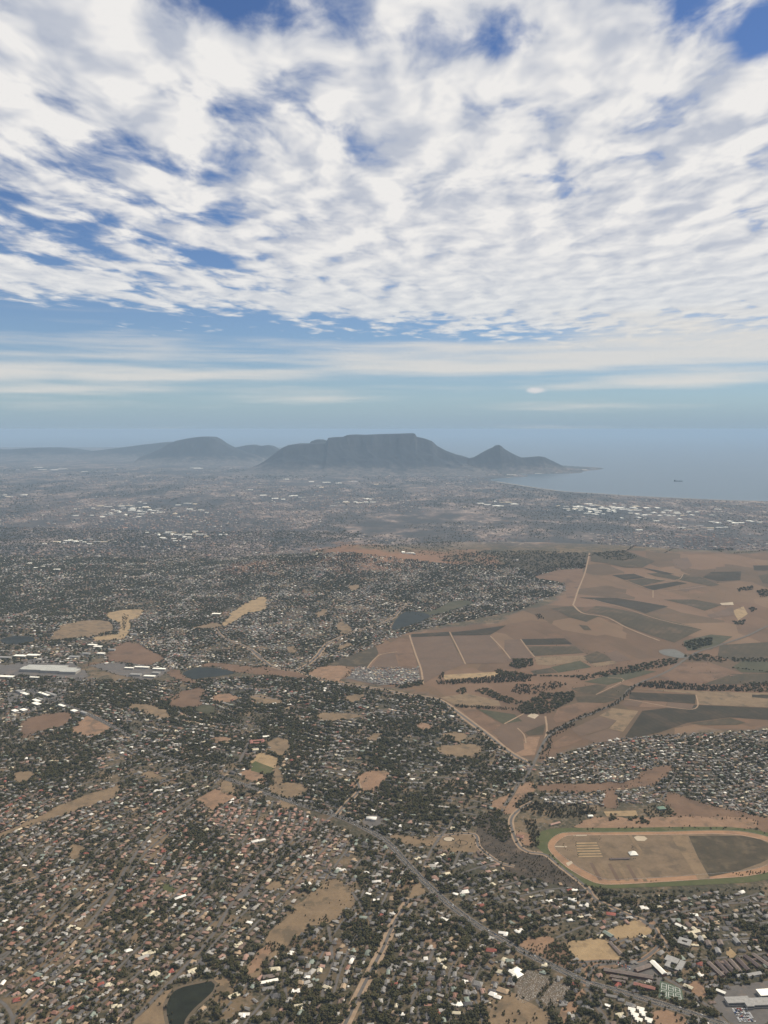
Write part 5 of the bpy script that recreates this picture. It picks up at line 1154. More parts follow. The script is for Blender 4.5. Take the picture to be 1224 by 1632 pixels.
WOODS = [
    (Z3([(40, 170), (60, 130), (180, 150), (280, 150), (430, 165), (420, 200), (330, 215), (220, 215), (110, 195)]), 1.3, 11, 1), (Z3([(90, 230), (140, 220), (165, 300), (160, 345), (120, 355), (110, 280)]), 1.2, 10, 1), (Z3([(480, 205), (520, 200), (530, 225), (490, 230)]), 1.2, 11, 0), (Z3([(570, 215), (660, 210), (670, 245), (600, 240)]), 1.2, 11, 0),
    (Z3([(640, 175), (700, 155), (760, 160), (800, 200), (760, 208), (660, 205)]), 0.7, 8, 0), (Z3([(180, 830), (240, 785), (290, 810), (330, 890), (350, 900), (300, 950), (210, 905)]), 1.0, 7, 0), (Z3([(540, 850), (590, 790), (650, 790), (640, 840), (570, 880)]), 1.1, 8, 0), (Z3([(440, 985), (560, 975), (700, 1020), (840, 1060), (1000, 1120), (990, 1140), (800, 1090), (640, 1050), (450, 1010)]), 0.9, 7.5, 0),
    (Z3([(700, 950), (720, 950), (710, 1040), (670, 1050), (670, 1020)]), 1.2, 8, 0), (Z3([(150, 1040), (190, 985), (210, 990), (170, 1060)]), 1.2, 6, 1), (Z3([(190, 1090), (215, 1060), (225, 1080), (205, 1110)]), 1.2, 6, 1), (Z3([(290, 1060), (340, 985), (360, 1000), (310, 1075)]), 1.2, 7, 1), (Z3([(320, 1090), (350, 1040), (400, 1050), (390, 1110), (350, 1130)]), 0.8, 8, 0),
    (Z1([(450, 660), (560, 560), (640, 590), (620, 700), (560, 760), (470, 780)]), 0.9, 9, 0), (Z1([(640, 720), (760, 590), (880, 600), (840, 680), (700, 760), (640, 790)]), 0.9, 9.5, 0), (Z1([(760, 330), (900, 270), (1080, 300), (1100, 380), (960, 420), (780, 400)]), 0.9, 9.5, 0), (Z1([(880, 940), (960, 860), (1100, 840), (1130, 900), (1060, 960), (960, 960)]), 0.8, 9, 0), (Z1([(500, 390), (580, 350), (700, 240), (780, 200), (780, 225), (660, 330), (560, 400)]), 1.1, 9, 0),
    (Z1([(690, 470), (760, 430), (820, 380), (860, 400), (780, 460), (720, 490)]), 0.8, 8.5, 0), (Z2([(0, 350), (150, 330), (260, 360), (200, 430), (60, 450), (0, 430)]), 0.8, 9.5, 0), (Z2([(400, 330), (520, 290), (640, 320), (620, 400), (500, 400)]), 0.7, 9, 0), (Z2([(470, 420), (570, 420), (640, 480), (560, 560), (480, 520)]), 0.7, 9, 0), (Z2([(520, 810), (580, 780), (620, 800), (600, 870), (530, 860)]), 1.0, 9, 0), (Z2([(690, 610), (730, 590), (740, 620), (710, 640)]), 1.2, 8, 1),
    (Z2([(340, 520), (380, 495), (370, 545), (345, 545)]), 0.4, 6, 1), (Z2([(265, 690), (300, 680), (290, 700)]), 1.0, 7, 1), (Z2([(310, 690), (350, 670), (360, 700), (320, 700)]), 1.0, 7, 1), (Z2([(60, 800), (130, 790), (140, 835), (100, 840), (60, 825)]), 0.8, 6.5, 1), (Z2([(-10, 60), (60, 20), (110, 0), (90, 70), (40, 90)]), 0.9, 8, 0), (Z2([(20, 130), (90, 130), (80, 165), (10, 170)]), 1.0, 9, 0), (Z2([(1050, 190), (1130, 190), (1200, 230), (1224, 290), (1170, 330), (1060, 260)]), 0.9, 8, 0),
    (Z6([(20, 620), (40, 585), (130, 585), (135, 615), (60, 630)]), 1.2, 12, 0), (Z6([(50, 815), (170, 745), (330, 738), (310, 780), (200, 840), (90, 840)]), 1.1, 12, 0), (Z6([(30, 735), (60, 700), (150, 705), (230, 690), (300, 700), (180, 745), (80, 750)]), 0.7, 11, 1), (Z6([(340, 665), (520, 630), (720, 590), (810, 580), (800, 605), (640, 640), (480, 665), (350, 685)]), 1.1, 13, 0), (Z6([(620, 690), (760, 690), (900, 705), (1110, 712), (1110, 735), (900, 730), (700, 720), (620, 710)]), 1.2, 13, 1),
    (Z6([(820, 520), (880, 495), (970, 485), (960, 520), (880, 540)]), 1.1, 12, 0), (Z6([(830, 570), (900, 560), (1040, 580), (1020, 600), (860, 590)]), 0.6, 11, 0), (Z6([(1050, 580), (1200, 580), (1300, 590), (1300, 600), (1060, 598)]), 0.5, 11, 0), (Z6([(1080, 258), (1150, 245), (1160, 260), (1090, 272)]), 0.8, 12, 0), (Z6([(1170, 265), (1224, 260), (1230, 290), (1190, 300)]), 0.8, 12, 0), (Z6([(1130, 355), (1150, 340), (1170, 355), (1150, 365)]), 1.0, 12, 0), (Z6([(1060, 410), (1120, 405), (1110, 425), (1070, 425)]), 0.7, 11, 0),
    (Z6([(170, 165), (380, 138), (375, 160), (250, 165), (150, 200), (90, 205)]), 1.1, 14, 1), (Z6([(400, 92), (560, 82), (620, 110), (560, 130), (470, 120)]), 0.35, 13, 0), (Z6([(140, 378), (170, 375), (190, 400), (150, 400)]), 0.6, 11, 1), (Z6([(150, 1050), (170, 985), (210, 925), (300, 880), (330, 890), (240, 945), (215, 1000), (205, 1052)]), 1.2, 11, 1), (Z6([(1100, 700), (1224, 690), (1300, 700), (1300, 740), (1120, 735)]), 0.7, 12, 0), (Z6([(960, 75), (1060, 70), (1060, 80), (960, 82)]), 0.7, 13, 1),
    (Z5([(860, 455), (1140, 432), (1300, 430), (1300, 455), (870, 470)]), 1.3, 12, 1), (Z5([(870, 440), (895, 405), (900, 420), (885, 450)]), 1.2, 10, 1), (Z5([(1130, 400), (1190, 410), (1290, 420), (1290, 440), (1150, 430)]), 1.0, 11, 0), (Z5([(950, 500), (990, 485), (1005, 500), (980, 518)]), 1.1, 11, 0), (Z5([(1040, 500), (1090, 485), (1224, 540), (1290, 560), (1200, 560), (1090, 520)]), 1.0, 11, 0), (Z5([(945, 565), (1080, 572), (1224, 580), (1224, 590), (1080, 582), (950, 575)]), 1.2, 10, 1),
    (Z5([(660, 478), (740, 455), (800, 450), (800, 470), (700, 490)]), 1.0, 11, 0), (Z5([(255, 430), (330, 440), (395, 462), (385, 475), (300, 452)]), 1.1, 10, 0), (Z5([(250, 410), (350, 340), (480, 275), (600, 230), (600, 245), (480, 300), (360, 370), (260, 420)]), 0.8, 11, 0), (Z5([(880, 730), (900, 705), (950, 715), (940, 745), (890, 750)]), 1.1, 9, 0), (Z5([(1100, 760), (1130, 730), (1140, 750), (1110, 775)]), 1.1, 9, 0), (Z5([(690, 215), (760, 205), (750, 225), (700, 230)]), 1.0, 12, 0), (Z5([(0, 610), (200, 570), (300, 600), (180, 680), (0, 690)]), 0.35, 9, 0),
    (Z4([(430, 160), (480, 150), (550, 190), (555, 215), (530, 215), (510, 180)]), 1.0, 11, 1), (Z4([(420, 480), (600, 440), (840, 460), (830, 540), (600, 540), (480, 540)]), 0.45, 9, 0), (Z4([(680, 690), (900, 620), (1110, 600), (1110, 700), (900, 710), (760, 760)]), 0.45, 9, 0), (Z4([(850, 195), (1000, 165), (1050, 150), (1050, 170), (900, 205)]), 0.8, 11, 0), (Z4([(570, 140), (600, 150), (580, 220), (565, 215)]), 0.7, 10, 1), (Z4([(0, 60), (300, 40), (420, 60), (300, 110), (0, 150)]), 0.3, 12, 0), (Z4([(460, 600), (590, 700), (680, 760), (640, 770), (540, 690)]), 0.8, 9, 0),
    (Z4([(240, 560), (420, 600), (500, 600), (420, 560), (330, 520)]), 0.5, 9, 0),
]
WOODS += [(Z3([(-110, 240), (-60, 200), (30, 280), (85, 345), (90, 375), (0, 412), (-60, 390), (-110, 330)]), .10, 4.5, 1), (Z3([(20, 430), (110, 385), (190, 392), (270, 445), (370, 535), (240, 510), (100, 480)]), .28, 5, 1)]
for L, dn, sz, kd in WOODS: wood(L, dn * 1.25, sz, kd)
wood([(-300, 905), (120, 892), (260, 890), (330, 905), (250, 950), (150, 975), (-300, 985)], 0.22, 13, 0)  # trees added to darken the left flats in place of cloud shade
wood([(-300, 838), (150, 842), (300, 850), (420, 845), (580, 850), (520, 868), (420, 882), (330, 893), (120, 893), (-300, 906)], 0.20, 15, 0)  # more added trees, carrying that stand-in cloud shade farther out
wood([(700, 888), (770, 878), (860, 878), (935, 882), (930, 900), (880, 905), (840, 912), (780, 900), (710, 902)], 0.40, 13, 0)
for L, w, st, sz, kd in [([(930, 888), (965, 881), (1000, 877), (1025, 876)], 18, 9, 12, 1), ([(1060, 881), (1110, 878), (1150, 881)], 10, 14, 10, 0), ([(1170, 882), (1240, 880)], 14, 10, 11, 1), (Z2([(400, 200), (420, 215), (480, 240), (560, 270)]), 8, 9, 8, 1), (Z1([(830, 985), (920, 960), (1000, 950)]), 8, 9, 7, 0), (Z3([(775, 100), (900, 135), (1050, 182), (1300, 232)]), 5, 13, 6, 1), (Z3([(390, 530), (560, 560), (800, 556), (1240, 540)]), 14, 9, 8, 0), (Z3([(560, 70), (620, 66), (690, 62)]), 4, 14, 6, 1),
                         (Z3([(330, 880), (420, 888), (520, 885)]), 6, 8, 7, 0), (Z3([(490, 790), (540, 850)]), 4, 9, 5, 1), (Z3([(100, 820), (180, 862), (300, 920), (370, 955)]), 8, 10, 6, 0), (Z1([(880, 1180), (960, 1080), (1010, 1030)]), 5, 10, 6, 0), (Z3([(325, 300), (318, 315), (330, 322)]), 3, 6, 4, 1), (Z3([(275, 335), (282, 360), (310, 368)]), 3, 6, 4, 1), (Z3([(440, 300), (445, 315), (430, 322)]), 3, 6, 4, 1), (Z3([(330, 330), (345, 395)]), 3, 7, 4, 1), (Z3([(590, 345), (605, 372)]), 5, 6, 5, 1), (Z3([(1080, 478), (1200, 468)]), 16, 7, 7, 1), (Z3([(490, 405), (610, 405)]), 4, 9, 5, 1), (Z3([(680, 510), (705, 508)]), 5, 6, 6, 1),
                         (Z6([(0, 655), (100, 662), (340, 668)]), 26, 12, 12, 0), (Z6([(200, 930), (330, 868), (440, 825), (540, 775), (600, 710)]), 22, 9, 11, 1), (Z4([(440, 585), (560, 660), (640, 735), (780, 800), (900, 850), (1040, 905)]), 26, 12, 8, 0), (Z2([(0, 60), (100, 100), (240, 150), (360, 195)]), 22, 11, 7, 0), (Z6([(1060, 625), (1224, 645)]), 12, 12, 10, 0)]:
    belt(L, w, st, sz, kd)
for n_, L in [(26, Z3([(160, 60), (760, 0), (760, 60), (170, 95)])), (40, Z6([(0, 480), (600, 560), (600, 640), (0, 650)])), (60, Z6([(300, 600), (1200, 600), (1200, 720), (300, 760)])), (22, Z2([(800, 320), (1040, 300), (1070, 365), (850, 350)])), (18, Z3([(60, 810), (230, 790), (120, 860)])), (12, Z3([(680, 1120), (850, 1130), (850, 1180), (700, 1190)])), (12, Z3([(-30, 1090), (200, 1130), (180, 1190), (0, 1190)])), (14, Z3([(280, 1160), (360, 1010), (380, 1040), (310, 1130)])), (10, Z2([(180, 660), (350, 520), (480, 600), (230, 760)])), (60, Z6([(600, 120), (1200, 100), (1200, 350), (600, 330)]))]:
    Q = pts(L); x = RNG.uniform(Q[:, 0].min(), Q[:, 0].max(), n_ * 6); y = RNG.uniform(Q[:, 1].min(), Q[:, 1].max(), n_ * 6)
    for m in np.flatnonzero(inside(Q, x, y))[:n_]:
        j, i = cell(x[m], y[m])
        if OPEN[j, i] != 3 and OPEN[j, i] != 2: TREES.append((x[m], y[m], RNG.uniform(2, 4.2), 1))

# ------------------------------------------------------------------ tree shapes
def crown_geo(rng, kind, leaves, core=1):
    """crown of unit radius (z from 0.25 up): lobes of leaf tufts round a small core"""
    V, F = [], []
    nl = rng.integers(5, 9) if kind == 0 else rng.integers(4, 7)
    lobes = []
    for q in range(nl):
        a = rng.uniform(0, 6.283); rr = rng.uniform(0.15, 0.62) if kind == 0 else rng.uniform(0, 0.35)
        zc = rng.uniform(0.55, 1.05) if kind == 0 else 0.45 + 1.0 * q / nl
        lobes.append((rr * math.cos(a), rr * math.sin(a), zc, rng.uniform(0.34, 0.52) * (1 if kind == 0 else 1.05 - 0.35 * q / nl)))
    bm = bmesh.new(); bmesh.ops.create_icosphere(bm, subdivisions=core, radius=1.0)
    base = [(v.co.copy()) for v in bm.verts]; bf = [tuple(v.index for v in f.verts) for f in bm.faces]; bm.free()
    for (x, y, z, r) in lobes:
        b = len(V); k = r * 0.80
        V += [(x + c.x * k * rng.uniform(.8, 1.15), y + c.y * k * rng.uniform(.8, 1.15), z + c.z * k * .85) for c in base]; F += [tuple(i + b for i in f) for f in bf]
    for q in range(leaves):
        x, y, z, r = lobes[rng.integers(0, nl)]
        d = rng.normal(size=3); d /= np.linalg.norm(d); d[2] = d[2] * 0.9 + 0.12
        c = np.array([x, y, z]) + d * r * rng.uniform(0.85, 1.12)
        u_ = np.cross(d, rng.normal(size=3)); u_ /= np.linalg.norm(u_) + 1e-6; w_ = np.cross(d, u_) + d * rng.uniform(-.6, .6); s = rng.uniform(0.09, 0.17)
        b = len(V); V += [tuple(c + u_ * s), tuple(c + w_ * s * .9), tuple(c - u_ * s), tuple(c - w_ * s * .9)]; F.append((b, b + 1, b + 2, b + 3))
    return V, F
def trunk_geo(h=0.75, r=0.075):
    V, F = [], []
    for k, (z, q) in enumerate([(-0.1, 1.25), (0.25, 0.95), (h, 0.6)]):
        V += [(r * q * math.cos(a), r * q * math.sin(a), z) for a in np.arange(6) * math.pi / 3]
    for k in range(2):
        F += [(k * 6 + i, k * 6 + (i + 1) % 6, (k + 1) * 6 + (i + 1) % 6, (k + 1) * 6 + i) for i in range(6)]
    b = len(V)
    for a in (0.4, 2.5, 4.6):
        d = (math.cos(a), math.sin(a)); V += [(d[0] * .02, d[1] * .02, h * .6), (d[0] * .02, d[1] * .02, h * .7), (d[0] * .4, d[1] * .4, h + .12)]; F.append((b, b + 1, b + 2)); b += 3
    return V, F
def leaf_mat(name, c1, c2):
    def b(n):
        oi = n.new('ShaderNodeObjectInfo').outputs['Random']; p = pos(n)
        c = n.mix(oi, c1, c2)
        c = n.mix(n.m('MULTIPLY', n.ss(n.m('FRACT', n.m('MULTIPLY', oi, 7.31)), 0.70, 0.90), 0.6), c, (0.092, 0.078, 0.036))
        return n.mix(n.lin(n.noise(p, 0.55, 3.0, 0.6), 0.3, 0.7, 0.0, 0.45), c, tuple(v * 1.7 for v in c2))
    return mat(name, b, rough=0.9, spec=0.1)
M_LEAF = leaf_mat('leaf_dark_green', (0.030, 0.031, 0.014), (0.066, 0.060, 0.028))
M_LEAF2 = leaf_mat('leaf_olive', (0.038, 0.035, 0.018), (0.070, 0.058, 0.030))
M_BARK = mat('bark', tint((0.09, 0.07, 0.05), 0.25, 0.6))
trng = np.random.default_rng(5)
CROWNS = [mesh('crown', *crown_geo(trng, k, 210), [M_LEAF if k == 0 else M_LEAF2]) for k in (0, 0, 0, 0, 1, 1, 1)]
CKIND = [0, 0, 0, 0, 1, 1, 1]
TRUNK = mesh('trunk', *trunk_geo(), [M_BARK])

# ------------------------------------------------------------------ who is close enough to be built one by one
HX = np.array([h[0] for h in HOUSES]); HY = np.array([h[1] for h in HOUSES]); HZ = height(HX, HY)
hpx, hpy = to_px(HX, HY, HZ + 2)
seen = (hpx > 4) & (hpx < 1220) & (hpy < 1630)
near_h = [i for i in np.argsort(-hpy - np.array([60 if h[9] else 0 for h in HOUSES]) * 1.0) if seen[i]][:300]
near_h = set(near_h) | set(i for i, h in enumerate(HOUSES) if h[9] and len(near_h) < 0)
TA = np.array(TREES); TZ = height(TA[:, 0], TA[:, 1]); tpx, tpy = to_px(TA[:, 0], TA[:, 1], TZ + 3)
tseen = (tpx > 3) & (tpx < 1221) & (tpy < 1629)
score = np.where(tseen, TA[:, 2] / np.hypot(TA[:, 0], TA[:, 1]), 0)
near_t = [i for i in np.argsort(-tpy + np.where(TA[:, 2] < 2.6, 400, 0)) if tseen[i]][:300]
near_t_set = set(near_t)
print('houses', len(HOUSES), 'trees', len(TREES))

# ------------------------------------------------------------------ words that single a thing out
LANDMARKS = [('pond', (300, 1595)), ('dry grass field', (500, 1460)), ('sandy strip', (590, 1560)), ('church', (823, 1553)), ('cemetery', (865, 1580)), ('straw sports field', (945, 1512)), ('school wings', (1000, 1560)), ('tennis courts', (1070, 1580)),
             ('shopping centre', (1190, 1600)), ('dark terraces', (1165, 1540)), ('white townhouses', (1018, 1618)), ('roundabout', (1038, 1470)), ('racecourse turf', (1000, 1418)), ('highway bridge', (680, 1412)), ('burnt field', (800, 1340)), ('lower left corner', (0, 1632)), ('long white row', (428, 1567)), ('sandy dam bank', (250, 1590))]
LMX = [tuple(float(v) for v in P(*p)[:2]) for _, p in LANDMARKS]
def single_out(items, noun):
    """items: list of (key, look, x, y) -> {key: label}: look + rank among the like ones round the closest landmark"""
    by = {}
    for key, look, x, y in items:
        d = [math.hypot(x - a, y - b) for a, b in LMX]; k = int(np.argmin(d)); by.setdefault((look, k), []).append((d[k], key))
    out = {}
    for (look, k), L in by.items():
        L.sort()
        for r_, (d, key) in enumerate(L):
            out[key] = f'{look} {noun} nearest the {LANDMARKS[k][0]}' if r_ == 0 else f'{look} {noun}, {ordinal(r_)} nearest the {LANDMARKS[k][0]}'
    return out
items = []
for i in near_h:
    x, y, rot, w, d, form, roof, wl, two, pk = HOUSES[i]
    size = 'large ' if w * d > 270 else ('small ' if w * d < 150 else '')
    items.append((i, f'{size}{roof} {form}' + (' two-storey' if two else ''), x, y))
HLAB = single_out(items, 'house')
M_CHIM = mat('chimney_brick', tint(srgb(120, 88, 72), 0.15, 1))
CHIM = mesh('chimney', [(a * .45, b * .45, z) for z in (-1.6, 0.9) for a, b in ((-1, -1), (1, -1), (1, 1), (-1, 1))], [(0, 1, 5, 4), (1, 2, 6, 5), (2, 3, 7, 6), (3, 0, 4, 7), (4, 5, 6, 7)], M_CHIM)
for i in sorted(near_h):
    x, y, rot, w, d, form, roof, wl, two, pk = HOUSES[i]
    z = float(HZ[i]); e = link('house', None, loc=(x, y, z + .02)); e.rotation_euler.z = rot
    tag(e, HLAB[i], 'house', 'houses of the near suburb')
    WV, WF, RV, RF = house_geo(form, w, d, 3.0, two)
    wo = link('wall', mesh('wall', WV, WF, M_WALL[wl]), parent=e)
    ro = link('roof', mesh('roof', RV, RF, M_ROOF[roof]), parent=e)
    if i % 3 == 0 and form != 'flat-roofed':
        wg = FORMS[form](w, d)[0]; link('chimney', CHIM, parent=ro, loc=(wg[0] + wg[2] * .22, wg[1] + wg[3] * .1, (5.6 if two else 3.0) + min(wg[2], wg[3]) * .26))
    # windows and a front door on the long walls
    V, F = [], []; wg = FORMS[form](w, d)[0]
    for s in (-1, 1):
        n_ = max(2, int(wg[2] / 4.5))
        for q in range(n_):
            xc = wg[0] - wg[2] / 2 + (q + .5) * wg[2] / n_; yy = wg[1] + s * (wg[3] / 2 + .03)
            V_ = [(xc - .8, yy, 1.0), (xc + .8, yy, 1.0), (xc + .8, yy, 2.3), (xc - .8, yy, 2.3)]
            link('window', mesh('window', V_, [(0, 1, 2, 3) if s < 0 else (3, 2, 1, 0)], M_GLASS), parent=wo) if q < 2 and s < 0 else None

# every other house of the suburbs, as one mass of real geometry
Vs, T4, T3, tone4, tone3, base = [], [], [], [], [], 0
for i, (x, y, rot, w, d, form, roof, wl, two, pk) in enumerate(HOUSES):
    if i in near_h: continue
    WV, WF, RV, RF = house_geo(form, w, d, 3.0, two)
    A = np.array(WV + RV); c, s = math.cos(rot), math.sin(rot)
    Vs.append(np.column_stack([x + A[:, 0] * c - A[:, 1] * s, y + A[:, 0] * s + A[:, 1] * c, HZ[i] + A[:, 2]]))
    rc_ = np.array(ROOFS[roof][0]) * RNG.uniform(0.78, 1.15); wc_ = np.array(WALLC[wl]) * RNG.uniform(.85, 1.05)
    for f in WF: T4.append([base + q for q in f]); tone4.append(wc_)
    nb = base + len(WV)
    for f in RF:
        if len(f) == 4: T4.append([nb + q for q in f]); tone4.append(rc_)
        else: T3.append([nb + q for q in f]); tone3.append(rc_)
    base += len(A)
for i, h in enumerate(HOUSES):
    if h[1] > 4300 or RNG.random() > .55: continue
    a = RNG.uniform(0, 6.283); x = h[0] + math.cos(a) * 12; y = h[1] + math.sin(a) * 12; j, q = cell(x, y)
    if OPEN[j, q] == 2 or OPEN[j, q] == 1: continue
    wv, wf, rv, rf = wing(0, 0, RNG.uniform(3, 7), RNG.uniform(2.5, 5), 2.4, .5, 'flat', .15)
    A = np.array(wv + rv); c, s = math.cos(h[2]), math.sin(h[2]); z = float(height(x, y))
    Vs.append(np.column_stack([x + A[:, 0] * c - A[:, 1] * s, y + A[:, 0] * s + A[:, 1] * c, z + A[:, 2]]))
    col_ = np.array(ROOFS[RN[RNG.choice([0, 1, 2, 3, 7, 8, 10])]][0]) * .9
    for f in wf + [tuple(k + 8 for k in f) for f in rf]: T4.append([base + k for k in f]); tone4.append(col_)
    base += len(A)
me = bigmesh('suburb_houses', np.concatenate(Vs), [np.array(T4), np.array(T3)], np.clip(np.concatenate([np.array(tone4), np.array(tone3)]), 0, .92))
me.materials.append(M_TONE)
tag(link('suburb_houses', me), 'houses of the suburbs stretching away to the hills', 'houses', kind='stuff')
print('house mass faces', len(me.polygons))

# near trees, one by one
items = []
tree_kind = {}
hl = [(HOUSES[i][0], HOUSES[i][1], i) for i in near_h]; HA = np.array([(a, b) for a, b, _ in hl])
used_labels = {}
tl = {}
for i in near_t:
    x, y, r, kd = TA[i]; k = [0, 1, 2, 3][i % 4] if kd == 0 else 4 + i % 3
    tree_kind[i] = k
    dist = np.hypot(HA[:, 0] - x, HA[:, 1] - y); h_ = int(np.argmin(dist)); hi = hl[h_][2]
    look = ('tall ' if r > 5.4 else 'small ' if r < 3.3 else '') + ('spreading dark green' if kd == 0 else 'upright olive')
    dx_, dy_ = x - HA[h_, 0], y - HA[h_, 1]
    side = ('behind' if dy_ > 0 else 'in front of') if abs(dy_) > abs(dx_) else ('left of' if dx_ < 0 else 'right of')
    hlab = HLAB[hi].replace(' two-storey', '')
    lab = f'{look} tree {side} the {hlab}'
    for cut in ('spreading ', 'upright ', 'dark '):
        if len(lab.split()) > 12: lab = lab.replace(cut, '', 1)
    for long_, short_ in ((' by the brown roofs', ''), ('lower frame corner', 'lower frame corner'), ('sandy dam bank', 'street above the pond'), ('long white row', 'long white row'), ('church', 'church')):
        lab = lab.replace(long_, short_)
    tl.setdefault(lab, []).append((float(dist[h_]), i))
TLAB = {}
for lab, L in tl.items():
    L.sort()
    for r_, (d, i) in enumerate(L):
        TLAB[i] = lab if r_ == 0 else (lab.replace(' tree ', f' tree farther {side_word} ', 1) if False else lab.replace(' tree ', f' tree, {ordinal(r_)} ', 1))
for i, lab in TLAB.items():
    for cut in ('spreading ', 'upright ', 'tall ', ' two-storey', 'dark ', 'small ', 'large '):
        if len(lab.split()) > 16: lab = lab.replace(cut, '' if cut[0] != ' ' else '', 1)
    if len(lab.split()) > 16: lab = ' '.join(lab.rsplit(' the ', 1))
    if len(lab.split()) > 16: lab = lab.replace(' the ', ' ', 1)
    TLAB[i] = lab
seen_l = {}
for i, lab in TLAB.items():
    if lab in seen_l: TLAB[i] = lab.replace(' tree', ' bush', 1)
    seen_l[TLAB[i]] = 1
for i in near_t:
    x, y, r, kd = TA[i]; e = link('tree', None, loc=(x, y, float(TZ[i]))); e.scale = (r, r, r * RNG.uniform(.85, 1.1)); e.rotation_euler.z = RNG.uniform(0, 6.28)
    tag(e, TLAB[i], 'tree', 'trees of the near suburb')
    link('trunk', TRUNK, parent=e); link('crown', CROWNS[tree_kind[i]], parent=e)

# all the other trees: one mass, instanced on points
def tree_mass(name, label, idx, X, Y, Z, Rr, K, protos):
    me = bpy.data.meshes.new(name); n = len(idx); me.vertices.add(n)
    me.vertices.foreach_set('co', np.column_stack([X, Y, Z]).astype(np.float32).ravel())
    for nm, arr, ty in (('size', Rr, 'FLOAT'), ('turn', RNG.uniform(0, 6.283, n), 'FLOAT'), ('which', K, 'INT'), ('flat', RNG.uniform(.8, 1.1, n), 'FLOAT')):
        a = me.attributes.new(nm, ty, 'POINT'); a.data.foreach_set('value', np.asarray(arr, dtype=np.float32 if ty == 'FLOAT' else np.int32))
    o = link(name, me); tag(o, label, 'trees', kind='stuff')
    col = bpy.data.collections.new(name + '_shapes')
    for q, m in enumerate(protos):
        po = bpy.data.objects.new(f'{q:02d}_crown', m); col.objects.link(po)
    ng = bpy.data.node_groups.new(name, 'GeometryNodeTree')
    ng.interface.new_socket('Geometry', in_out='INPUT', socket_type='NodeSocketGeometry'); ng.interface.new_socket('Geometry', in_out='OUTPUT', socket_type='NodeSocketGeometry')
    N = ng.nodes; gi = N.new('NodeGroupInput'); go = N.new('NodeGroupOutput')
    m2p = N.new('GeometryNodeMeshToPoints'); ci = N.new('GeometryNodeCollectionInfo'); ip = N.new('GeometryNodeInstanceOnPoints')
    ci.inputs['Collection'].default_value = col; ci.inputs['Separate Children'].default_value = True; ci.inputs['Reset Children'].default_value = True
    ip.inputs['Pick Instance'].default_value = True
    def named(nm, ty):
        q = N.new('GeometryNodeInputNamedAttribute'); q.data_type = ty; q.inputs['Name'].default_value = nm; return q.outputs['Attribute']
    Lk = ng.links.new
    Lk(gi.outputs[0], m2p.inputs['Mesh']); Lk(m2p.outputs[0], ip.inputs['Points']); Lk(ci.outputs[0], ip.inputs['Instance']); Lk(named('which', 'INT'), ip.inputs['Instance Index'])
    cr = N.new('ShaderNodeCombineXYZ'); Lk(named('turn', 'FLOAT'), cr.inputs[2]); Lk(cr.outputs[0], ip.inputs['Rotation'])
    cs = N.new('ShaderNodeCombineXYZ'); sz = named('size', 'FLOAT'); mm = N.new('ShaderNodeMath'); mm.operation = 'MULTIPLY'; Lk(sz, mm.inputs[0]); Lk(named('flat', 'FLOAT'), mm.inputs[1])
    Lk(sz, cs.inputs[0]); Lk(sz, cs.inputs[1]); Lk(mm.outputs[0], cs.inputs[2]); Lk(cs.outputs[0], ip.inputs['Scale'])
    Lk(ip.outputs[0], go.inputs[0])
    o.modifiers.new('trees', 'NODES').node_group = ng
    return o
SMALL = [mesh('crown', *crown_geo(trng, k, 80, 1), [M_LEAF if k == 0 else M_LEAF2]) for k in (0, 0, 0, 0, 1, 1, 1)]
rest = np.array([i for i in range(len(TREES)) if i not in near_t_set])
kk = np.where(TA[rest, 3] < .5, rest % 4, 4 + rest % 3)
tree_mass('suburb_trees', 'trees of the suburbs and woods stretching away to the hills', rest, TA[rest, 0], TA[rest, 1], TZ[rest] - 0.15 * TA[rest, 2], TA[rest, 2], kk, SMALL)

# ------------------------------------------------------------------ the city on the flats
def town_density(x, y):
    return fbm(x / 1700 + 4, y / 3000 + 2, 4, 61)
n_ = 60000
yy = 7700 * np.exp(RNG.uniform(0, math.log(30000 / 7700), n_)); xx = RNG.uniform(-.58, .58, n_) * yy
pxx, pyy = to_px(xx, yy, yy * 0 + 10)
land = ~inside(COAST, xx, yy) & (poly_dist(COAST, xx, yy) > 90); dn = town_density(xx, yy)
keep = land & (RNG.random(n_) < sstep(dn, 0.36, 0.62)) & (height(xx, yy) < 120) & ((yy > 9200) | (AREA_ID[cell(xx, yy)] == 255) & ~inside(FARM_PX, pxx, pyy))
xx, yy, dn = xx[keep][:15000], yy[keep][:15000], dn[keep][:15000]
zz = height_land(xx, yy)
w = RNG.lognormal(math.log(20), .45, len(xx)) * np.maximum(.8, 1 + (yy - 9000) / 26000); d = w * RNG.uniform(.4, .8, len(xx)); h = RNG.uniform(4, 9, len(xx)); a = RNG.choice([.3, .3 + 1.57, -.2, 1.2], len(xx)) + RNG.normal(0, .1, len(xx))
Vb = np.array([(-.5, -.5, -.3), (.5, -.5, -.3), (.5, .5, -.3), (-.5, .5, -.3), (-.5, -.5, 1), (.5, -.5, 1), (.5, .5, 1), (-.5, .5, 1), (-.5, 0, 1.35), (.5, 0, 1.35)])
Fb4 = np.array([(0, 1, 5, 4), (2, 3, 7, 6), (4, 5, 9, 8), (6, 7, 8, 9)]); Fb3 = np.array([(1, 2, 6), (3, 0, 4), (5, 6, 9), (7, 4, 8)]); Fb4b = np.array([(1, 2, 6, 5), (3, 0, 4, 7)])
L = Vb[None] * np.stack([w, d, h], 1)[:, None, :]
c, s = np.cos(a)[:, None], np.sin(a)[:, None]
V = np.stack([xx[:, None] + L[..., 0] * c - L[..., 1] * s, yy[:, None] + L[..., 0] * s + L[..., 1] * c, zz[:, None] + L[..., 2]], -1).reshape(-1, 3)
off = (np.arange(len(xx)) * 10)[:, None, None]
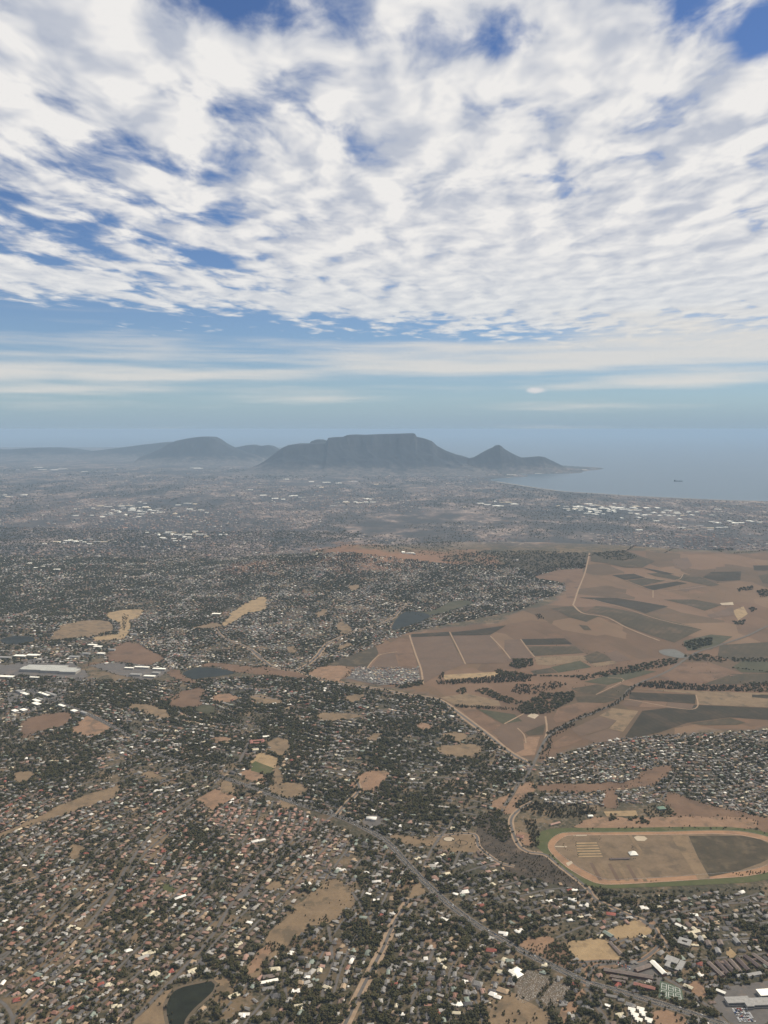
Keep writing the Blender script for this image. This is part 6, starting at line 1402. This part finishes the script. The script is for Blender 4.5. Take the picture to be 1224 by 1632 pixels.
F4 = np.concatenate([(Fb4[None] + off), (Fb4b[None] + off)], 1).reshape(-1, 4); F3 = (Fb3[None, 2:] + off).reshape(-1, 3)
pal = np.array([srgb(122, 110, 104), srgb(104, 98, 96), srgb(146, 134, 124), srgb(152, 122, 106), srgb(196, 190, 180), srgb(92, 86, 84)])
tn = pal[RNG.choice(6, len(xx), p=[.3, .24, .2, .1, .05, .11])] * RNG.uniform(.75, 1.15, (len(xx), 1))
me = bigmesh('far_town', V, [F4, F3], np.clip(np.concatenate([np.repeat(tn, 6, 0), np.repeat(tn, 2, 0)]), 0, .9)); me.materials.append(M_TONE)
tag(link('far_town', me), 'hazy mass of town roofs across the flats below the mountains', 'town', kind='stuff')
# tree clumps between the roofs, thickened at left to stand in for cloud shade
n_ = 110000
yy = 7800 * np.exp(RNG.uniform(0, math.log(28000 / 7800), n_)); xx = RNG.uniform(-.58, .58, n_) * yy
okn = (yy > 9200) | ((AREA_ID[cell(xx, yy)] == 255) & (xx < 800))
ok = okn & ~inside(COAST, xx, yy) & (poly_dist(COAST, xx, yy) > 120) & (RNG.random(n_) < 1 - .75 * sstep(town_density(xx, yy), 0.38, 0.62)) & (RNG.random(n_) < sstep(fbm(xx / 1100, yy / 1900, 4, 91) + .12 * np.exp(-((to_px(xx, yy, xx * 0)[0] - 150) / 300) ** 2 - ((to_px(xx, yy, xx * 0)[1] - 885) / 30) ** 2), .42, .6))
xx, yy = xx[ok][:20000], yy[ok][:20000]
SPREAD = [mesh('crown', *crown_geo(trng, 0, 40, 1), [M_LEAF]) for k in range(4)]
tree_mass('far_trees', 'dark clumps of trees scattered over the flats', np.arange(len(xx)), xx, yy, height_land(xx, yy) - 3, RNG.lognormal(math.log(6.5), .35, len(xx)) * (1 + (yy - 9000) / 14000), np.arange(len(xx)) % 4, SPREAD)

# ------------------------------------------------------------------ warehouses of the industrial belts
WBOX = {}
def ware_mesh(kind):
    if kind not in WBOX:
        b = [(-.5, -.5, -.2), (.5, -.5, -.2), (.5, .5, -.2), (-.5, .5, -.2), (-.5, -.5, .8), (.5, -.5, .8), (.5, .5, .8), (-.5, .5, .8), (-.5, 0, 1), (.5, 0, 1)]
        WBOX[kind] = mesh('warehouse', b, [(0, 1, 5, 4), (2, 3, 7, 6), (1, 2, 6, 9, 5), (3, 0, 4, 8, 7), (4, 5, 9, 8), (6, 7, 8, 9)], [M_WHITEROOF if kind == 0 else M_FARROOF[kind]])
    return WBOX[kind]
M_FARROOF = {1: mat('pale_grey_roof', tint(srgb(196, 194, 188), .12, 30)), 2: mat('sandy_roof', tint(srgb(206, 190, 164), .12, 30))}
def in_sea(x, y): return bool(inside(COAST, np.array([x]), np.array([y]))[0])
CLUSTERS = [(235, 812, 95, 9, 46, 'in the long industrial strip'), (172, 822, 40, 4, 8, 'just below the long industrial strip'), (290, 853, 48, 9, 26, 'in the industrial strip above the tree-darkened flats'), (128, 864, 46, 5, 14, 'beside the tree-darkened flats'), (60, 905, 60, 6, 6, 'at the foot of the tree-darkened flats'),
            (955, 811, 75, 8, 70, 'in the bright industrial belt below the bay'), (1050, 818, 66, 8, 36, 'at the far end of the bright belt'), (1185, 833, 46, 4, 12, 'by the frame edge below the bay'), (800, 803, 60, 8, 9, 'between city and bright belt'), (1120, 842, 70, 5, 8, 'just below the bright belt'), (650, 883, 16, 2, 5, 'on the crest behind the dry hilltop'),
            (305, 746, 14, 1.2, 4, 'below the broad dark mountain'), (560, 800, 60, 8, 9, 'on the middle flats'), (520, 770, 70, 6, 10, 'at the foot of the flat topped mountain'), (90, 748, 50, 4, 6, 'below the pale hills'), (420, 790, 60, 8, 9, 'left of the middle flats'), (20, 790, 40, 6, 6, 'at the frame edge on the left flats')]
for cx, cy, sx, sy, n_, where in CLUSTERS:
    made = {}
    for q in range(n_):
        for _ in range(20):
            px = cx + RNG.normal(0, .55) * sx; py = cy + RNG.normal(0, .5) * sy; x, y, z = (float(v) for v in P(px, py))
            if not in_sea(x, y): break
        kind = int(RNG.choice([0, 1, 2], p=[.62, .25, .13])); sc = y / 1369 / 1.0
        o = link('warehouse', ware_mesh(kind), loc=(x, y, float(height(x, y)) + .3))
        o.scale = (sc * RNG.uniform(4, 13), sc * RNG.uniform(2.6, 6.0) * (1.8 if y > 14000 else 1.2), RNG.uniform(8, 13)); o.rotation_euler.z = RNG.choice([.12, .12, -.1, 1.65])
        made.setdefault(kind, []).append((px, o))
    for kind, L in made.items():
        L.sort(key=lambda t: t[0]); cn = ["white", "pale grey", "sandy"][kind]
        for k, (px, o) in enumerate(L):
            tag(o, f'{ordinal(k)} {cn} warehouse from the left {where}' if len(L) > 1 else f'single {cn} warehouse {where}', 'warehouse', f'{cn} warehouses {where}')
# rows of a new estate on the flats beyond the vineyards
Vs, Fs, b = [], [], 0
for k in range(7):
    for r_ in range(9):
        for c_ in range(6):
            px = 1092 + k * 11.8 + c_ * 1.25 + r_ * .15; py = 857.5 + r_ * 1.5; x, y, z = (float(v) for v in P(px, py))
            wv, wf, rv, rf = wing(0, 0, 8.5, 10, 4, 3, 'hip'); A = np.array(wv + rv); Vs.append(A + (x, y, z)); Fs += [tuple(i + b for i in f) for f in wf] + [tuple(i + 8 + b for i in f) for f in rf]; b += len(A)
me = mesh('estate_rows', np.concatenate(Vs), Fs, M_ROOF['brown'])
tag(link('estate_rows', me), 'rows of small brown roofs of a new estate beyond the vineyards', 'houses', kind='stuff')

# ------------------------------------------------------------------ the city centre under the mountains
M_TOWER = [mat('tower_dark', tint((0.10, 0.10, 0.11), .2, 20)), mat('tower_pale', tint((0.42, 0.41, 0.39), .15, 20)), mat('tower_white', tint((0.75, 0.74, 0.72), .1, 20))]
def tower(px, py, w, d, h, k, label):
    x, y, z = (float(v) for v in P(px, py))
    e = link('tower_block', None, loc=(x, y, max(z, 2) - 2)); e.rotation_euler.z = RNG.uniform(-.4, .4); tag(e, label, 'tower', 'towers of the city centre')
    bx = lambda a, b_, c0, c1: ([(sx * a, sy * b_, zz) for zz in (c0, c1) for sx, sy in ((-1, -1), (1, -1), (1, 1), (-1, 1))], [(0, 1, 5, 4), (1, 2, 6, 5), (2, 3, 7, 6), (3, 0, 4, 7), (4, 5, 6, 7)])
    link('shaft', mesh('shaft', *bx(w / 2, d / 2, 0, h), M_TOWER[k]), parent=e); link('plant_room', mesh('plant_room', *bx(w / 4, d / 4, h, h + 8), M_TOWER[k]), parent=e); link('podium', mesh('podium', *bx(w * .8, d * .8, 0, 14), M_TOWER[1]), parent=e)
TW = [(793, 751, 0, 80), (796, 751.5, 1, 60), (814, 751, 1, 70), (818, 751.5, 0, 95), (824, 752, 2, 50), (832, 751.5, 0, 130), (835, 752.5, 2, 110), (837, 752, 1, 80), (805, 752, 1, 55), (786, 752.5, 1, 60), (778, 753, 1, 50), (846, 752, 1, 60), (852, 751.5, 0, 60), (864, 751, 1, 50), (870, 750.5, 2, 40), (844, 749.5, 0, 70), (826, 749, 0, 80), (810, 749, 1, 60)]
for r_, (px, py, k, h) in enumerate(sorted(TW)):
    tower(px, py, RNG.uniform(36, 60), RNG.uniform(30, 46), h * 1.5, k, f'{["dark", "pale", "white"][k]} tower block, {ordinal(r_)} from the mountain end of the skyline')
# harbour sheds and moles
for r_, (px, py, w) in enumerate([(815, 757, 260), (835, 756, 180), (880, 754, 300), (905, 753, 240), (930, 749, 220), (945, 747.5, 140), (858, 755, 200)]):
    x, y, z = (float(v) for v in P(px, py)); o = link('harbour_shed', ware_mesh(1 if r_ % 2 else 0), loc=(x, y, 2)); o.scale = (w, 60, 16); tag(o, f'long harbour shed, {ordinal(r_)} along the quays', 'shed', 'harbour sheds along the quays')
# ship on the bay
x, y = (float(v) for v in ground_ray(1081, 767.2)); e = link('cargo_ship', None, loc=(x, y, 0)); e.rotation_euler.z = R(4)
tag(e, 'dark cargo ship lying at anchor on the bay', 'ship')
M_HULL = mat('ship_hull', tint((0.05, 0.05, 0.055), .2, 10)); M_SUPER = mat('ship_superstructure', tint((0.16, 0.16, 0.16), .1, 10))
st_ = [(-112, 13, 12), (-95, 16, 11), (60, 16, 10), (95, 10, 13), (112, 1, 16)]
V = [(a, sgn * b, zt) for a, b, t_ in st_ for sgn, zt in ((-1, t_), (-.8, -1), (.8, -1), (1, t_))]; F = []
for k in range(4):
    o_ = k * 4
    for q in range(3): F.append((o_ + q, o_ + q + 1, o_ + q + 5, o_ + q + 4))
    F.append((o_ + 3, o_, o_ + 4, o_ + 7))
F += [(0, 3, 2, 1), (16, 17, 18, 19)]
link('hull', mesh('hull', [(a, b, c) for a, b, c in V], F, M_HULL), parent=e)
link('bridge', mesh('bridge', [(sx, sy, zz) for zz in (11, 38) for sx, sy in ((-100, -14), (-78, -14), (-78, 14), (-100, 14))], [(0, 1, 5, 4), (1, 2, 6, 5), (2, 3, 7, 6), (3, 0, 4, 7), (4, 5, 6, 7)], M_SUPER), parent=e)
for a in (-50, -10, 30, 66):
    link('crane', mesh('crane', [(a + sx, sy, zz) for zz in (10, 31) for sx, sy in ((-4, -4), (4, -4), (4, 4), (-4, 4))] + [(a + 4, -2, 29), (a + 26, 0, 23), (a + 4, 2, 29), (a + 4, 0, 31)], [(0, 1, 5, 4), (1, 2, 6, 5), (2, 3, 7, 6), (3, 0, 4, 7), (4, 5, 6, 7), (8, 9, 11), (9, 10, 11), (8, 10, 9)], M_SUPER), parent=e)

# ------------------------------------------------------------------ graves
Q1 = [pts(Z3([(50, 995), (108, 922), (195, 952), (208, 975), (138, 1055), (90, 1078), (55, 1058)])), pts(Z3([(165, 1058), (232, 975), (312, 1000), (268, 1055), (220, 1108)]))]
Vs, Fs, tn, b = [], [], [], 0
for Q in Q1:
    r_ = turn((850, 1557), (880, 1566))[0]; c, s = math.cos(R(r_)), math.sin(R(r_)); m0 = Q.mean(0)
    for u_ in np.arange(-110, 110, 3.0):
        for v_ in np.arange(-110, 110, 4.4):
            x = m0[0] + u_ * c - v_ * s; y = m0[1] + u_ * s + v_ * c
            if RNG.random() < .25 or not inside(Q, np.array([x]), np.array([y]))[0]: continue
            a1, a2, hh = RNG.uniform(.4, .6), RNG.uniform(.9, 1.25), RNG.uniform(.3, 1.0); z = float(height(x, y)) + .3
            A = [(x + p * a1 * c - q * a2 * s, y + p * a1 * s + q * a2 * c, z + zz) for zz in (-.3, hh) for p, q in ((-1, -1), (1, -1), (1, 1), (-1, 1))]
            Vs += A; Fs += [tuple(i + b for i in f) for f in [(0, 1, 5, 4), (1, 2, 6, 5), (2, 3, 7, 6), (3, 0, 4, 7), (4, 5, 6, 7)]]; tn += [np.array((.42, .40, .37)) * RNG.uniform(.35, 1.3)] * 5; b += 8
me = mesh('graves', Vs, Fs, M_TONE, fcol=np.array(tn)); tag(link('graves', me), 'rows of pale graves in the cemetery beside the highway', 'graves', kind='stuff')

# ------------------------------------------------------------------ cars
def car_mesh(col, m):
    prof = [(-2.1, .35), (-2.1, .85), (-1.3, .95), (-.9, 1.45), (.55, 1.45), (1.15, .95), (2.05, .8), (2.1, .35)]
    V = [(x, sy * (.85 if z < 1.2 else .7), z) for sy in (-1, 1) for x, z in prof]; n = len(prof)
    F = [tuple(range(n - 1, -1, -1)), tuple(range(n, 2 * n))] + [(i, (i + 1) % n, n + (i + 1) % n, n + i) for i in range(n)]; fm = [0, 0] + [1 if i in (2, 4) else 0 for i in range(n)]
    for wx in (-1.3, 1.3):
        for sy in (-.8, .8):
            b = len(V); V += [(wx + .33 * math.cos(a), sy + o, .33 + .33 * math.sin(a)) for o in (-.1, .1) for a in np.arange(8) * math.pi / 4]
            F += [tuple(b + k for k in range(7, -1, -1)), tuple(b + 8 + k for k in range(8))] + [(b + k, b + (k + 1) % 8, b + 8 + (k + 1) % 8, b + 8 + k) for k in range(8)]; fm += [2] * 10
    return mesh('car', V, F, [m, M_GLASS, M_HULL], fm)
CARC = {'white': (.75, .75, .74), 'silver': (.42, .43, .44), 'dark': (.03, .03, .035), 'red': (.30, .03, .02), 'blue': (.04, .08, .2)}
CARM = {k: car_mesh(k, mat(k + '_car_paint', c, rough=.35, spec=.5)) for k, c in CARC.items()}
CN = list(CARC); items = []; cars = []
hp = to_px(QH[:, 0], QH[:, 1], height(QH[:, 0], QH[:, 1])); vis = [k for k in range(2, len(QH) - 2) if -2 < hp[0][k] < 1222 and 1255 < hp[1][k] < 1630]
for q in range(28):
    k = vis[int(RNG.integers(0, len(vis)))]; t_ = QH[k + 1] - QH[k]; t_ = t_ / np.hypot(*t_); side = RNG.choice([-1, 1]); o_ = side * 5.8 + RNG.choice([-2.0, 2.0])
    x, y = QH[k] + np.array([-t_[1], t_[0]]) * o_ + t_ * RNG.uniform(-5, 5); cars.append((x, y, math.atan2(t_[1], t_[0]) + (math.pi if side > 0 else 0), CN[RNG.choice(5, p=[.4, .25, .2, .08, .07])], 'car on the highway'))
pk = pts([(1166, 1608), (1192, 1608), (1206, 1630), (1178, 1630)])
for r_ in range(7):
    for c_ in range(11):
        if RNG.random() < .2: continue
        s_, t_ = (r_ + .5) / 7, (c_ + .3) / 11; p = (pk[0] * (1 - s_) + pk[1] * s_) * (1 - t_) + (pk[3] * (1 - s_) + pk[2] * s_) * t_; t2 = pk[1] - pk[0]
        cars.append((p[0] + RNG.uniform(-.4, .4), p[1], math.atan2(t2[1], t2[0]) + RNG.choice([0, math.pi]), CN[RNG.choice(5, p=[.42, .25, .2, .07, .06])], 'car parked at the shopping centre'))
pk = pts([(982, 1537), (1006, 1546)])
for q in range(16):
    p = pk[0] + (pk[1] - pk[0]) * (q + .5) / 16; cars.append((p[0], p[1] + (q % 2) * 9, RNG.uniform(1.3, 1.7), CN[RNG.choice(5)], 'car parked above the school'))
bylab = {}
for q, (x, y, r_, cn, where) in enumerate(cars): bylab.setdefault((cn, where), []).append((math.hypot(x, y), q))
for (cn, where), L in bylab.items():
    L.sort()
    for k, (d_, q) in enumerate(L):
        x, y, r_, _, _ = cars[q]; o = link('car', CARM[cn], loc=(x, y, float(height(x, y)) + float(lift(y)) * 5.5)); o.rotation_euler.z = r_
        tag(o, f'{cn} {where}, {ordinal(k)} {cn} one counted from the near end', 'car', where.replace('car', 'cars', 1))
# white rail round the racecourse
M_RAIL = mat('white_rail', tint((.75, .74, .72), .08, 3))
for Q, nm in ((Qm, 'outer'), (Qi, 'inner')):
    e = link('running_rail', None, loc=(float(Q[0, 0]), float(Q[0, 1]), 0)); tag(e, f'white {nm} running rail along the sand track of the racecourse', 'rail')
    L = np.vstack([Q, Q[:1]]); z = height(L[:, 0], L[:, 1]) + lift(L[:, 1]) * 6; n = len(L)
    V = np.concatenate([np.column_stack([L - Q[0], z + 1.0]), np.column_stack([L - Q[0], z + 1.25]), np.column_stack([L * 1.0 - Q[0] + (.12, .12), z + 1.25])]); i = np.arange(n - 1)
    me = bigmesh('rail', V, [np.concatenate([np.column_stack([i, i + 1, i + n + 1, i + n]), np.column_stack([i + n, i + n + 1, i + 2 * n + 1, i + 2 * n])])]); me.materials.append(M_RAIL); link('rail', me, parent=e)
    post = mesh('post', [(sx * .06, sy * .06, zz) for zz in (0, 1.2) for sx, sy in ((-1, -1), (1, -1), (1, 1), (-1, 1))], [(0, 1, 5, 4), (1, 2, 6, 5), (2, 3, 7, 6), (3, 0, 4, 7), (4, 5, 6, 7)], M_RAIL)
    for k in range(0, n - 1, 2): link('post', post, parent=e, loc=(L[k, 0] - Q[0, 0], L[k, 1] - Q[0, 1], z[k]))

# ------------------------------------------------------------------ air: one closed box of pale haze round everything
def box_mesh(name, lo, hi):
    (a, b, c), (d, e, f) = lo, hi
    V = [(a, b, c), (d, b, c), (d, e, c), (a, e, c), (a, b, f), (d, b, f), (d, e, f), (a, e, f)]
    return mesh(name, V, [(0, 3, 2, 1), (4, 5, 6, 7), (0, 1, 5, 4), (1, 2, 6, 5), (2, 3, 7, 6), (3, 0, 4, 7)])
M_HAZE = bpy.data.materials.new('haze_air'); M_HAZE.use_nodes = True
t = M_HAZE.node_tree; t.nodes.clear()
pv = t.nodes.new('ShaderNodeVolumePrincipled'); ho = t.nodes.new('ShaderNodeOutputMaterial')
pv.inputs['Color'].default_value = (0.45, 0.622, 0.815, 1)
pv.inputs['Density'].default_value = HAZE_DENSITY
pv.inputs['Anisotropy'].default_value = 0.0
t.links.new(pv.outputs[0], ho.inputs['Volume'])
haze = link('haze', box_mesh('haze', (-305000, -6900, -5), (305000, 306000, 1330)), M_HAZE)
tag(haze, 'pale blue summer haze lying over the land and sea', 'haze', kind='stuff')
